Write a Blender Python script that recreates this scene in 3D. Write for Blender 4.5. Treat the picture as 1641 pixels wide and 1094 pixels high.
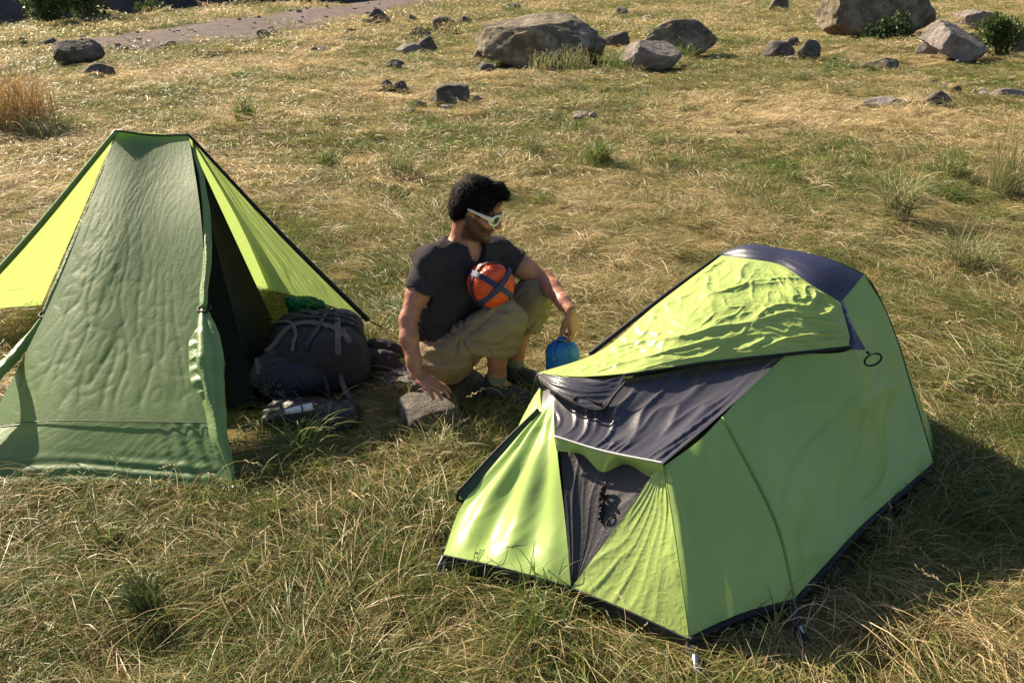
import bpy, math, random
import numpy as np
from math import sin, cos, pi, radians, atan2, sqrt
from mathutils import Vector, Matrix

for o in list(bpy.data.objects):
    bpy.data.objects.remove(o)
SC = bpy.context.scene
COL = SC.collection
random.seed(7)

# ------------------------------------------------------------------ camera
cam_d = bpy.data.cameras.new('camera')
cam = bpy.data.objects.new('camera', cam_d)
COL.objects.link(cam)
cam.location = (0, 0, 1.75)
cam.rotation_euler = (radians(66), 0, 0)
cam_d.sensor_width = 36
cam_d.lens = 36 * 1366 / 1641
cam_d.clip_start = 0.05
cam_d.clip_end = 3000
SC.camera = cam

# ------------------------------------------------------------------ sky, sun, exposure
SUN_EL = radians(33)
SUN_AZ = atan2(-0.74, 0.67)                 # measured from +Y towards +X
S = Vector((sin(SUN_AZ) * cos(SUN_EL), cos(SUN_AZ) * cos(SUN_EL), sin(SUN_EL)))
W = bpy.data.worlds.new('World')
SC.world = W
W.use_nodes = True
nt = W.node_tree
sky = nt.nodes.new('ShaderNodeTexSky')
sky.sky_type = 'NISHITA'
sky.sun_disc = False
sky.sun_elevation = SUN_EL
sky.sun_rotation = SUN_AZ
sky.dust_density = 1.5
nt.links.new(sky.outputs[0], nt.nodes['Background'].inputs[0])
nt.nodes['Background'].inputs[1].default_value = 0.053
sun_d = bpy.data.lights.new('sun', 'SUN')
sun_d.energy = 5.0
sun_d.angle = radians(0.55)
sun_d.color = (1.0, 0.85, 0.63)
sun = bpy.data.objects.new('sun', sun_d)
COL.objects.link(sun)
sun.rotation_euler = (-S).to_track_quat('-Z', 'Y').to_euler()
VS = SC.view_settings
VS.view_transform = 'Standard'
VS.look = 'None'
VS.gamma = 1
VS.exposure = 1.38
SC.render.engine = 'CYCLES'
SC.cycles.use_denoising = True
SC.cycles.max_bounces = 5
SC.cycles.diffuse_bounces = 2
SC.cycles.glossy_bounces = 2
SC.cycles.transparent_max_bounces = 8

# ------------------------------------------------------------------ helpers
rng = np.random.default_rng(11)
_perm = np.random.default_rng(3).permutation(256)
_perm = np.concatenate([_perm, _perm, _perm])
_grad = np.random.default_rng(5).normal(size=(256, 3))
_grad /= np.linalg.norm(_grad, axis=1)[:, None]

def pnoise(x, y, z=0.0):
    x, y, z = np.broadcast_arrays(np.asarray(x, float), np.asarray(y, float), np.asarray(z, float))
    xi, yi, zi = np.floor(x).astype(int), np.floor(y).astype(int), np.floor(z).astype(int)
    xf, yf, zf = x - xi, y - yi, z - zi
    f = lambda t: t * t * t * (t * (t * 6 - 15) + 10)
    u, v, w = f(xf), f(yf), f(zf)
    xi, yi, zi = xi & 255, yi & 255, zi & 255
    def g(a, b, c):
        h = _perm[_perm[_perm[(xi + a) & 255] + ((yi + b) & 255)] + ((zi + c) & 255)]
        G = _grad[h]
        return G[..., 0] * (xf - a) + G[..., 1] * (yf - b) + G[..., 2] * (zf - c)
    l = lambda a, b, t: a + t * (b - a)
    return 1.5 * l(l(l(g(0,0,0), g(1,0,0), u), l(g(0,1,0), g(1,1,0), u), v),
                   l(l(g(0,0,1), g(1,0,1), u), l(g(0,1,1), g(1,1,1), u), v), w)

def fbm(x, y, z=0.0, o=3):
    r = 0; a = 1.0; s = 1.0
    for i in range(o):
        r = r + a * pnoise(x * s + 13.7 * i, y * s + 5.1 * i, z * s)
        a *= 0.5; s *= 2.03
    return r

def sstep(a, b, x):
    t = np.clip((np.asarray(x, float) - a) / (b - a), 0, 1)
    return t * t * (3 - 2 * t)

def tag(o, label=None, cat=None, group=None, kind=None):
    if label: o['label'] = label
    if cat: o['category'] = cat
    if group: o['group'] = group
    if kind: o['kind'] = kind
    return o

def empty(name, loc, label, cat, group=None):
    o = bpy.data.objects.new(name, None)
    COL.objects.link(o)
    o.location = loc
    o.empty_display_size = 0.1
    return tag(o, label, cat, group)

def mesh(name, V, Fc, mat=None, parent=None, smooth=True, uv=None, attrs=None, link=True):
    """verts are WORLD coordinates; parent is an Empty (or part) at a pure translation"""
    V = np.asarray(V, float)
    off = np.zeros(3)
    p = parent
    while p is not None:
        off += np.array(p.location); p = p.parent
    if parent is None:
        base = np.array([V[:, 0].mean(), V[:, 1].mean(), V[:, 2].min()]) if link else np.zeros(3)
        off = base
    me = bpy.data.meshes.new(name)
    me.from_pydata((V - off).tolist(), [], [tuple(int(i) for i in f) for f in Fc] if not isinstance(Fc, np.ndarray) else Fc.tolist())
    if uv is not None:
        ul = me.uv_layers.new(name='UVMap')
        li = np.zeros(len(me.loops), dtype=np.int32)
        me.loops.foreach_get('vertex_index', li)
        ul.data.foreach_set('uv', np.asarray(uv, np.float32)[li].ravel())
    if attrs:
        for k, a in attrs.items():
            a = np.asarray(a, np.float32)
            if a.ndim == 1:
                at = me.attributes.new(k, 'FLOAT', 'POINT'); at.data.foreach_set('value', a)
            else:
                at = me.attributes.new(k, 'FLOAT_COLOR', 'POINT')
                at.data.foreach_set('color', np.c_[a, np.ones(len(a))].astype(np.float32).ravel())
    if mat: me.materials.append(mat)
    if smooth:
        me.polygons.foreach_set('use_smooth', np.ones(len(me.polygons), bool))
    me.update()
    o = bpy.data.objects.new(name, me)
    if parent is not None: o.parent = parent
    elif link: o.location = off
    if link: COL.objects.link(o)
    return o

def catmull(P, n):
    P = np.asarray(P, float)
    if len(P) == 2:
        t = np.linspace(0, 1, n)[:, None]
        return P[0] * (1 - t) + P[1] * t
    d = np.r_[0, np.cumsum(np.linalg.norm(np.diff(P, axis=0), axis=1))]
    d /= d[-1]
    m = np.gradient(P, d, axis=0) if len(P) > 2 else None
    # limit tangents a little for tautness
    t = np.linspace(0, 1, n)
    k = np.clip(np.searchsorted(d, t, side='right') - 1, 0, len(P) - 2)
    h = (d[k + 1] - d[k]); s = ((t - d[k]) / h)[:, None]; h = h[:, None]
    return ((2*s**3 - 3*s**2 + 1) * P[k] + (s**3 - 2*s**2 + s) * h * m[k]
            + (-2*s**3 + 3*s**2) * P[k + 1] + (s**3 - s**2) * h * m[k + 1])

def coons(c0, c1, d0, d1, nu, nv):
    """c0/c1: curves along u at v=0/1, d0/d1: along v at u=0/1. Returns (nv,nu,3)"""
    c0 = catmull(c0, nu); c1 = catmull(c1, nu); d0 = catmull(d0, nv); d1 = catmull(d1, nv)
    u = np.linspace(0, 1, nu)[None, :, None]; v = np.linspace(0, 1, nv)[:, None, None]
    L = (1 - v) * c0[None] + v * c1[None]
    Rr = (1 - u) * d0[:, None] + u * d1[:, None]
    B = ((1-u)*(1-v)*c0[0] + u*(1-v)*c0[-1] + (1-u)*v*c1[0] + u*v*c1[-1])
    return L + Rr - B

def grid_faces(nu, nv, flip=False):
    i = np.arange(nv - 1)[:, None] * nu + np.arange(nu - 1)[None]
    f = np.stack([i, i + 1, i + nu + 1, i + nu], -1).reshape(-1, 4)
    return f[:, ::-1] if flip else f

def grid_normals(G):
    du = np.gradient(G, axis=1); dv = np.gradient(G, axis=0)
    n = np.cross(du, dv)
    l = np.linalg.norm(n, axis=2, keepdims=True); l[l < 1e-9] = 1
    return n / l

def ridged(x, y, z=0.0):
    return (1 - np.abs(pnoise(x, y, z)) * 2.2)

def panel(name, c0, c1, d0, d1, mat, parent, res=0.012, sag=0.0, wr=0.004, wdir=(1.0, 0.0), wstretch=4.0,
          wscale=9.0, seed=0.0, hard=0.5, face=None, pin=10.0, extra=None):
    """a cloth panel: Coons patch + sag + directional wrinkles; face = a vector the normal should look along"""
    lu = max(np.linalg.norm(np.diff(catmull(c0, 30), axis=0), axis=1).sum(), np.linalg.norm(np.diff(catmull(c1, 30), axis=0), axis=1).sum())
    lv = max(np.linalg.norm(np.diff(catmull(d0, 30), axis=0), axis=1).sum(), np.linalg.norm(np.diff(catmull(d1, 30), axis=0), axis=1).sum())
    nu = int(max(4, min(220, lu / res))); nv = int(max(4, min(220, lv / res)))
    G = coons(c0, c1, d0, d1, nu, nv)
    N = grid_normals(G)
    if face is not None and (N.reshape(-1, 3) @ np.asarray(face, float)).mean() < 0:
        N = -N; flip = True
    else:
        flip = False
    u, v = np.meshgrid(np.linspace(0, 1, nu), np.linspace(0, 1, nv))
    e = np.minimum(1, pin * np.minimum.reduce([u, 1 - u, v, 1 - v])) ** 0.7
    a, b = u * lu, v * lv
    p = a * wdir[0] + b * wdir[1]; q = -a * wdir[1] + b * wdir[0]
    warp = 0.35 * pnoise(a * 2.2, b * 2.2, seed + 4)
    w1 = pnoise((p + warp * .3) * wscale / wstretch, (q + warp * .25) * wscale, seed)
    w2 = ridged((p + warp * .4) * wscale / wstretch * 1.3 + 7, (q + warp * .3) * wscale * 1.6, seed + 9)
    w3 = pnoise(a * 3.1, b * 3.1, seed + 20)
    D = wr * ((1 - hard) * w1 + hard * (np.clip(w2, 0, 1) ** 2 - .4)) * (0.35 + 0.65 * sstep(-.25, .5, pnoise(a * 1.7 + 3, b * 1.7, seed + 30)) * 1.6) + wr * .8 * w3
    D = D * e + sag * 16 * u * (1 - u) * v * (1 - v)
    if extra is not None: D = D + extra(u, v, a, b)
    G = G + N * D[..., None]
    uv = np.stack([a, b], -1).reshape(-1, 2)
    return mesh(name, G.reshape(-1, 3), grid_faces(nu, nv, flip), mat, parent, True, uv)

def tube(name, P, r, mat, parent=None, n=8, sm=True, closed=False, cap=True, samples=None):
    P = np.asarray(P, float)
    if samples: P = catmull(P, samples)
    r = np.broadcast_to(np.asarray(r, float), (len(P),)) if np.ndim(r) == 0 or len(np.atleast_1d(r)) == len(P) else np.interp(np.linspace(0, 1, len(P)), np.linspace(0, 1, len(r)), r)
    T = np.gradient(P, axis=0)
    if closed:
        T = np.roll(P, -1, 0) - np.roll(P, 1, 0)
    T /= np.linalg.norm(T, axis=1)[:, None] + 1e-12
    a = np.array([0.31, 0.17, 0.93])
    V = []
    prev = None
    for i in range(len(P)):
        x = np.cross(T[i], a) if prev is None else prev - T[i] * np.dot(prev, T[i])
        x /= np.linalg.norm(x) + 1e-12; prev = x
        y = np.cross(T[i], x)
        th = np.linspace(0, 2*pi, n, endpoint=False)[:, None]
        V.append(P[i] + r[i] * (np.cos(th) * x + np.sin(th) * y))
    V = np.concatenate(V)
    Fc = []
    m = len(P)
    for i in range(m if closed else m - 1):
        j = (i + 1) % m
        for k in range(n):
            Fc.append((i*n+k, i*n+(k+1) % n, j*n+(k+1) % n, j*n+k))
    if cap and not closed:
        Fc.append(tuple(range(n-1, -1, -1))); Fc.append(tuple((m-1)*n+k for k in range(n)))
    return mesh(name, V, Fc, mat, parent, sm)

def ribbon(name, P, w, nrm, mat, parent=None, t=0.002, samples=None):
    """flat webbing along P, width w, lying across nrm"""
    P = np.asarray(P, float)
    if samples: P = catmull(P, samples)
    T = np.gradient(P, axis=0); T /= np.linalg.norm(T, axis=1)[:, None] + 1e-12
    nrm = np.broadcast_to(np.asarray(nrm, float), P.shape)
    s = np.cross(T, nrm); s /= np.linalg.norm(s, axis=1)[:, None] + 1e-12
    m = np.cross(s, T)
    V = np.concatenate([P - s*w/2 - m*t/2, P + s*w/2 - m*t/2, P + s*w/2 + m*t/2, P - s*w/2 + m*t/2], 1).reshape(-1, 3)
    Fc = []
    for i in range(len(P) - 1):
        for k in range(4):
            Fc.append((i*4+k, i*4+(k+1) % 4, (i+1)*4+(k+1) % 4, (i+1)*4+k))
    Fc.append((3, 2, 1, 0)); e = (len(P)-1)*4; Fc.append((e, e+1, e+2, e+3))
    return mesh(name, V, Fc, mat, parent, False)

# ------------------------------------------------------------------ signed-distance modelling
class Field:
    def __init__(s, lo, hi, h):
        s.lo = np.array(lo, float); s.h = h
        n = np.ceil((np.array(hi) - s.lo) / h).astype(int) + 1
        s.n = n
        s.f = np.full(n, 1.0, np.float32)
        s.ax = [(s.lo[i] + np.arange(n[i]) * h).astype(np.float32) for i in range(3)]
    def block(s, lo, hi, m):
        a = np.clip(np.floor((np.asarray(lo) - m - s.lo) / s.h).astype(int), 0, s.n)
        b = np.clip(np.ceil((np.asarray(hi) + m - s.lo) / s.h).astype(int) + 1, 0, s.n)
        sl = tuple(slice(a[i], b[i]) for i in range(3))
        X = s.ax[0][sl[0]][:, None, None]; Y = s.ax[1][sl[1]][None, :, None]; Z = s.ax[2][sl[2]][None, None, :]
        return sl, X, Y, Z
    def _join(s, sl, d, k, op):
        f = s.f[sl]
        if op == 'sub':
            d = -d
            if k > 0:
                h = np.clip(.5 - .5 * (d - f) / k, 0, 1); r = d * (1 - h) + f * h + k * h * (1 - h)
            else: r = np.maximum(f, d)
        elif k > 0:
            h = np.clip(.5 + .5 * (f - d) / k, 0, 1); r = f * (1 - h) + d * h - k * h * (1 - h)
        else: r = np.minimum(f, d)
        s.f[sl] = r
    def cap(s, a, b, ra, rb=None, k=.02, op='add'):
        a = np.array(a, float); b = np.array(b, float); rb = ra if rb is None else rb
        R = max(ra, rb)
        sl, X, Y, Z = s.block(np.minimum(a, b) - R, np.maximum(a, b) + R, .05 + k)
        ba = b - a; L = ba @ ba + 1e-12
        px, py, pz = X - a[0], Y - a[1], Z - a[2]
        t = np.clip((px*ba[0] + py*ba[1] + pz*ba[2]) / L, 0, 1)
        d = np.sqrt((px - ba[0]*t)**2 + (py - ba[1]*t)**2 + (pz - ba[2]*t)**2) - (ra + (rb - ra) * t)
        s._join(sl, d.astype(np.float32), k, op)
    def chain(s, P, R, k=.02, op='add'):
        for i in range(len(P) - 1): s.cap(P[i], P[i+1], R[i], R[i+1], k, op)
    def ell(s, c, r, M=None, k=.02, op='add'):
        c = np.array(c, float); r = np.array(r, float); M = np.eye(3) if M is None else np.asarray(M)
        R = r.max()
        sl, X, Y, Z = s.block(c - R, c + R, .05 + k)
        px, py, pz = X - c[0], Y - c[1], Z - c[2]
        q = [px*M[0][i] + py*M[1][i] + pz*M[2][i] for i in range(3)]      # columns of M = local axes
        k0 = np.sqrt(sum((q[i]/r[i])**2 for i in range(3))); k1 = np.sqrt(sum((q[i]/r[i]**2)**2 for i in range(3)))
        d = k0 * (k0 - 1) / np.maximum(k1, 1e-6)
        s._join(sl, d.astype(np.float32), k, op)
    def box(s, c, r, M=None, rnd=.02, k=.02, op='add'):
        c = np.array(c, float); r = np.array(r, float) - rnd; M = np.eye(3) if M is None else np.asarray(M)
        R = np.linalg.norm(r) + rnd
        sl, X, Y, Z = s.block(c - R, c + R, .03 + k)
        px, py, pz = X - c[0], Y - c[1], Z - c[2]
        q = [np.abs(px*M[0][i] + py*M[1][i] + pz*M[2][i]) - r[i] for i in range(3)]
        d = np.sqrt(sum(np.maximum(x, 0)**2 for x in q)) + np.minimum(np.maximum(np.maximum(q[0], q[1]), q[2]), 0) - rnd
        s._join(sl, d.astype(np.float32), k, op)
    def plane(s, p, n, lo=None, hi=None):
        """cut away the half space beyond p in direction n (inside an optional box)"""
        n = np.array(n, float); n /= np.linalg.norm(n)
        sl, X, Y, Z = s.block(s.lo if lo is None else lo, s.ax_hi() if hi is None else hi, 0)
        d = (X - p[0])*n[0] + (Y - p[1])*n[1] + (Z - p[2])*n[2]
        s.f[sl] = np.maximum(s.f[sl], d.astype(np.float32))
    def ax_hi(s): return [a[-1] for a in s.ax]
    def noise(s, amp, sc, seed=0, band=.03, ridge=False):
        I = np.argwhere(np.abs(s.f) < band)
        P = s.lo + I * s.h
        sc = np.broadcast_to(np.asarray(sc, float), (3,))
        fn = ridged if ridge else pnoise
        s.f[I[:, 0], I[:, 1], I[:, 2]] += (amp * fn(P[:, 0]*sc[0] + seed, P[:, 1]*sc[1], P[:, 2]*sc[2])).astype(np.float32)
    def mesh(s):
        f = s.f
        sg = f < 0
        c = np.zeros(np.array(f.shape) - 1, np.uint8)
        for a in (0, 1):
            for b in (0, 1):
                for d in (0, 1):
                    c += sg[a:a+c.shape[0], b:b+c.shape[1], d:d+c.shape[2]]
        act = np.argwhere((c > 0) & (c < 8))
        idx = np.full(c.shape, -1, np.int32); idx[act[:, 0], act[:, 1], act[:, 2]] = np.arange(len(act))
        cv = {}
        for a in (0, 1):
            for b in (0, 1):
                for d in (0, 1):
                    cv[a, b, d] = f[act[:, 0]+a, act[:, 1]+b, act[:, 2]+d].astype(float)
        acc = np.zeros((len(act), 3)); cnt = np.zeros(len(act))
        for ax in range(3):
            for p in (0, 1):
                for q in (0, 1):
                    k0 = [0, 0, 0]; k1 = [0, 0, 0]
                    o = [i for i in range(3) if i != ax]
                    k0[o[0]] = k1[o[0]] = p; k0[o[1]] = k1[o[1]] = q; k1[ax] = 1
                    v0, v1 = cv[tuple(k0)], cv[tuple(k1)]
                    m = (v0 < 0) != (v1 < 0)
                    t = np.where(m, v0 / np.where(m, v0 - v1, 1), 0)
                    pt = np.tile(np.array(k0, float), (len(act), 1)); pt[:, ax] = t
                    acc += pt * m[:, None]; cnt += m
        V = s.lo + (act + acc / cnt[:, None]) * s.h
        Fs = []
        for ax in range(3):
            n = list(f.shape)
            s0 = [slice(1, -1)] * 3; s1 = [slice(1, -1)] * 3
            s0[ax] = slice(0, -1); s1[ax] = slice(1, None)
            m = sg[tuple(s0)] != sg[tuple(s1)]
            I = np.argwhere(m)
            st = sg[tuple(s0)][m]
            o = [i for i in range(3) if i != ax]
            I = I.copy()
            for i in o: I[:, i] += 1
            def cell(da, db):
                J = I.copy(); J[:, o[0]] -= da; J[:, o[1]] -= db
                return idx[J[:, 0], J[:, 1], J[:, 2]]
            Q = np.stack([cell(1, 1), cell(0, 1), cell(0, 0), cell(1, 0)], -1)
            fl = st if ax != 1 else ~st
            Q[~fl] = Q[~fl][:, ::-1]
            Fs.append(Q)
        Q = np.concatenate(Fs)
        return V, Q[(Q >= 0).all(1)]
    def sample(s, P):
        I = np.clip(np.round((P - s.lo) / s.h).astype(int), 0, s.n - 1)
        return s.f[I[:, 0], I[:, 1], I[:, 2]]

def relax(V, Q, it=2, lam=.5):
    e = np.concatenate([Q[:, [0, 1]], Q[:, [1, 2]], Q[:, [2, 3]], Q[:, [3, 0]]])
    for _ in range(it):
        A = np.zeros_like(V); c = np.zeros(len(V))
        np.add.at(A, e[:, 0], V[e[:, 1]]); np.add.at(A, e[:, 1], V[e[:, 0]])
        np.add.at(c, e[:, 0], 1); np.add.at(c, e[:, 1], 1)
        V = V + lam * (A / c[:, None] - V)
    return V

# ------------------------------------------------------------------ materials
def M(name):
    m = bpy.data.materials.new(name)
    m.use_nodes = True
    n = m.node_tree
    n.nodes.clear()
    out = n.nodes.new('ShaderNodeOutputMaterial')
    return m, n, out

def nd(n, t, **kw):
    x = n.nodes.new(t)
    for k, v in kw.items():
        if k.startswith('i_'):
            x.inputs[k[2:].replace('_', ' ')].default_value = v
        else: setattr(x, k, v)
    return x

def ramp(n, stops, fac=None):
    r = n.nodes.new('ShaderNodeValToRGB')
    el = r.color_ramp.elements
    while len(el) < len(stops): el.new(0.5)
    for e, (p, c) in zip(el, stops):
        e.position = p; e.color = (*c, 1) if len(c) == 3 else c
    if fac is not None: n.links.new(fac, r.inputs[0])
    return r

def fabric(name, col, col2=None, trans=0.35, rough=0.4, spec=0.5, wave=0.0, bump=0.25, bscale=40, weave=True, tcol=None, crinkle=0.0, coat=0.0, sheen=0.0):
    m, n, out = M(name)
    L = n.links.new
    tc = nd(n, 'ShaderNodeTexCoord')
    nz = nd(n, 'ShaderNodeTexNoise', i_Scale=3.5, i_Detail=5.0, i_Roughness=.6)
    L(tc.outputs['Object'], nz.inputs['Vector'])
    c2 = col2 or tuple(x * .8 for x in col)
    cr = ramp(n, [(.32, c2), (.68, col)], nz.outputs[0])
    pb = nd(n, 'ShaderNodeBsdfPrincipled')
    pb.inputs['Roughness'].default_value = rough
    pb.inputs['Specular IOR Level'].default_value = spec
    pb.inputs['Coat Weight'].default_value = coat
    pb.inputs['Coat Roughness'].default_value = .28
    pb.inputs['Sheen Weight'].default_value = sheen
    L(cr.outputs[0], pb.inputs['Base Color'])
    b1 = nd(n, 'ShaderNodeTexNoise', i_Scale=bscale, i_Detail=4.0, i_Roughness=.55)
    L(tc.outputs['Object'], b1.inputs['Vector'])
    bp = nd(n, 'ShaderNodeBump', i_Strength=bump, i_Distance=.006)
    L(b1.outputs[0], bp.inputs['Height'])
    last = bp
    if crinkle > 0:
        vo = nd(n, 'ShaderNodeTexVoronoi', feature='DISTANCE_TO_EDGE', i_Scale=bscale * .6)
        dn = nd(n, 'ShaderNodeTexNoise', i_Scale=9.0, i_Detail=3.0)
        L(tc.outputs['Object'], dn.inputs['Vector'])
        mx = nd(n, 'ShaderNodeMix', data_type='RGBA', blend_type='LINEAR_LIGHT')
        mx.inputs['Factor'].default_value = .12
        L(tc.outputs['Object'], mx.inputs[6]); L(dn.outputs['Color'], mx.inputs[7])
        L(mx.outputs[2], vo.inputs['Vector'])
        bq = nd(n, 'ShaderNodeBump', i_Strength=crinkle, i_Distance=.008, invert=True)
        mr = nd(n, 'ShaderNodeMapRange', i_From_Max=.22)
        L(vo.outputs['Distance'], mr.inputs['Value'])
        L(mr.outputs[0], bq.inputs['Height']); L(last.outputs[0], bq.inputs['Normal'])
        last = bq
    L(last.outputs[0], pb.inputs['Normal'])
    if trans > 0:
        tr = nd(n, 'ShaderNodeBsdfTranslucent')
        if tcol: tr.inputs[0].default_value = (*tcol, 1)
        else: L(cr.outputs[0], tr.inputs[0])
        mix = nd(n, 'ShaderNodeMixShader'); mix.inputs[0].default_value = trans
        L(pb.outputs[0], mix.inputs[1]); L(tr.outputs[0], mix.inputs[2])
        L(mix.outputs[0], out.inputs[0])
    else:
        L(pb.outputs[0], out.inputs[0])
    return m

def plain(name, col, rough=.5, metal=0.0, spec=.5):
    m, n, out = M(name)
    tc = nd(n, 'ShaderNodeTexCoord')
    nz = nd(n, 'ShaderNodeTexNoise', i_Scale=60.0, i_Detail=3.0)
    n.links.new(tc.outputs['Object'], nz.inputs['Vector'])
    cr = ramp(n, [(.3, tuple(x*.75 for x in col)), (.7, col)], nz.outputs[0])
    pb = nd(n, 'ShaderNodeBsdfPrincipled', i_Roughness=rough, i_Metallic=metal)
    pb.inputs['Specular IOR Level'].default_value = spec
    n.links.new(cr.outputs[0], pb.inputs['Base Color'])
    n.links.new(pb.outputs[0], out.inputs[0])
    return m

# ================================================================== THE SETTING
def ht(x, y):
    x = np.asarray(x, float); y = np.asarray(y, float)
    near = 0.022 * pnoise(x * 1.9, y * 1.9, 1.3) + 0.03 * pnoise(x * .75, y * .75, 4.1)
    camp = sstep(2.6, 1.2, np.abs(x - .2)) * sstep(2.0, 1.0, np.abs(y - 3.1))
    near = near * (1 - .7 * camp) - .004
    tus = 0.05 * np.clip(pnoise(x * 1.1 + 8, y * .8, 2.2), 0, 1) * sstep(4.5, 8, y)
    far = sstep(7, 20, y) * (.16 * pnoise(x * .16, y * .13, 7.7) + .06 * pnoise(x * .45, y * .4, 3.3))
    drop = np.clip((y - 25 - 2.0 * np.maximum(0, x + 16)) / 18, 0, 1)
    drop = -7 * drop * drop * (3 - 2 * drop)
    return near + tus + far + drop

def tint_at(x, y):
    """0 = bleached straw, 1 = green"""
    x = np.asarray(x, float); y = np.asarray(y, float)
    t = .47 + .42 * fbm(x * .33 + 2, y * .24 + 9, 1.0, 3) + .22 * fbm(x * 1.3, y * 1.1, 6.0, 2)
    t = t + .10 * sstep(.5, 3, x) * sstep(9, 4, y) * sstep(2.5, 4, y)
    t = t - .13 * sstep(-1, -2.5, x) * sstep(4, 6, y) * sstep(14, 10, y)
    t = t + .09 * sstep(3.4, 2.2, y)
    return np.clip(t, 0.02, .98)

# ---- ground sheet
def spaced(a, b, step, far, grow=1.07):
    s = list(np.arange(a, b + 1e-6, step)); d = step; x = s[-1]
    while x < far: d *= grow; x += d; s.append(x)
    d = step; x = s[0]; pre = []
    return np.array(s)
xs = spaced(0, 5.0, .055, 700); xs = np.r_[-xs[:0:-1], xs]
ys = spaced(1.0, 7.0, .055, 900, 1.045); ysb = [1.0]; d = .055
while ysb[-1] > -60: d *= 1.2; ysb.append(ysb[-1] - d)
ys = np.r_[np.array(ysb[:0:-1]), ys]
GX, GY = np.meshgrid(xs, ys)
GZ = ht(GX, GY)
m, n, out = M('meadow_soil')
L = n.links.new
at = nd(n, 'ShaderNodeAttribute', attribute_name='tint')
tc = nd(n, 'ShaderNodeTexCoord')
nz = nd(n, 'ShaderNodeTexNoise', i_Scale=14.0, i_Detail=8.0, i_Roughness=.7)
L(tc.outputs['Object'], nz.inputs['Vector'])
ma = nd(n, 'ShaderNodeMath', operation='MULTIPLY_ADD'); ma.inputs[1].default_value = .9; ma.inputs[2].default_value = -.45
L(nz.outputs[0], ma.inputs[0])
ad = nd(n, 'ShaderNodeMath', operation='ADD'); L(at.outputs['Fac'], ad.inputs[0]); L(ma.outputs[0], ad.inputs[1])
cr = ramp(n, [(.05, (.32, .25, .12)), (.4, (.22, .17, .07)), (.7, (.14, .125, .04)), (.95, (.075, .10, .022))], ad.outputs[0])
pb = nd(n, 'ShaderNodeBsdfPrincipled', i_Roughness=.95)
pb.inputs['Specular IOR Level'].default_value = .1
L(cr.outputs[0], pb.inputs['Base Color'])
bp = nd(n, 'ShaderNodeBump', i_Strength=1.0, i_Distance=.05); L(nz.outputs[0], bp.inputs['Height']); L(bp.outputs[0], pb.inputs['Normal'])
L(pb.outputs[0], out.inputs[0])
SOIL = m
ground = mesh('ground', np.stack([GX, GY, GZ], -1).reshape(-1, 3), grid_faces(len(xs), len(ys)), SOIL, attrs={'tint': tint_at(GX, GY).ravel()})
tag(ground, kind='structure')

# ---- dirt track
m, n, out = M('track_gravel')
L = n.links.new
tc = nd(n, 'ShaderNodeTexCoord')
nz = nd(n, 'ShaderNodeTexNoise', i_Scale=3.0, i_Detail=12.0, i_Roughness=.85); L(tc.outputs['Object'], nz.inputs['Vector'])
vo = nd(n, 'ShaderNodeTexVoronoi', i_Scale=9.0); L(tc.outputs['Object'], vo.inputs['Vector'])
cr = ramp(n, [(.38, (.055, .036, .036)), (.5, (.115, .078, .076)), (.62, (.18, .13, .12))], nz.outputs[0])
pb = nd(n, 'ShaderNodeBsdfPrincipled', i_Roughness=.9)
L(cr.outputs[0], pb.inputs['Base Color'])
bp = nd(n, 'ShaderNodeBump', i_Strength=1.0, i_Distance=.12); L(nz.outputs[0], bp.inputs['Height'])
L(bp.outputs[0], pb.inputs['Normal']); L(pb.outputs[0], out.inputs[0])
TRACK = m
tl = catmull([(-8.6, 19.0, 0), (-8.3, 21.5, 0), (-7.6, 26, 0), (-6.6, 33, 0), (-5.6, 42, 0), (-4.2, 56, 0), (-1.5, 80, 0)], 160)
tw = np.interp(np.linspace(0, 1, 160), [0, .03, .1, .3, 1], [.3, 1.9, 2.5, 2.0, 2.2])
def track_half(y): return np.interp(y, tl[:, 1], tw)
def track_x(y): return np.interp(y, tl[:, 1], tl[:, 0])
ss = np.linspace(-1, 1, 25)
tx = tl[:, 0][:, None] + (tw[:, None] * (1 + .12 * pnoise(tl[:, 1][:, None] * .8, ss[None] * 2, 3))) * ss[None]
ty = np.repeat(tl[:, 1][:, None], 25, 1) + .15 * ss[None]
tz = ht(tx, ty) + .012 + .02 * (1 - ss[None] ** 2) + .03 * pnoise(tx * 1.6, ty * 1.6, 8) * (1 - ss[None] ** 4)
tag(mesh('dirt_track', np.stack([tx, ty, tz], -1).reshape(-1, 3), grid_faces(25, 160), TRACK), kind='structure')

# ---- far dark scree slope beyond the drop
m, n, out = M('dark_scree')
L = n.links.new
tc = nd(n, 'ShaderNodeTexCoord')
nz = nd(n, 'ShaderNodeTexNoise', i_Scale=.9, i_Detail=12.0, i_Roughness=.8); L(tc.outputs['Object'], nz.inputs['Vector'])
cr = ramp(n, [(.35, (.025, .027, .035)), (.6, (.07, .072, .085)), (.75, (.12, .12, .125))], nz.outputs[0])
pb = nd(n, 'ShaderNodeBsdfPrincipled', i_Roughness=.9); L(cr.outputs[0], pb.inputs['Base Color'])
bp = nd(n, 'ShaderNodeBump', i_Strength=1.0, i_Distance=.5); L(nz.outputs[0], bp.inputs['Height']); L(bp.outputs[0], pb.inputs['Normal'])
L(pb.outputs[0], out.inputs[0])
hx, hs = np.meshgrid(np.linspace(-160, 30, 190), np.linspace(0, 1, 60))
hy = 52 + hs * 60 + np.maximum(0, hx + 25) * .9
hz = -8 + hs * 62 * (1 - .25 * hs) + 1.0 * fbm(hx * .12, hs * 7, 2, 4) + .35 * pnoise(hx * .7, hs * 40, 1)
tag(mesh('hillside', np.stack([hx, hy, hz], -1).reshape(-1, 3), grid_faces(190, 60), m), kind='structure')

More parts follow.
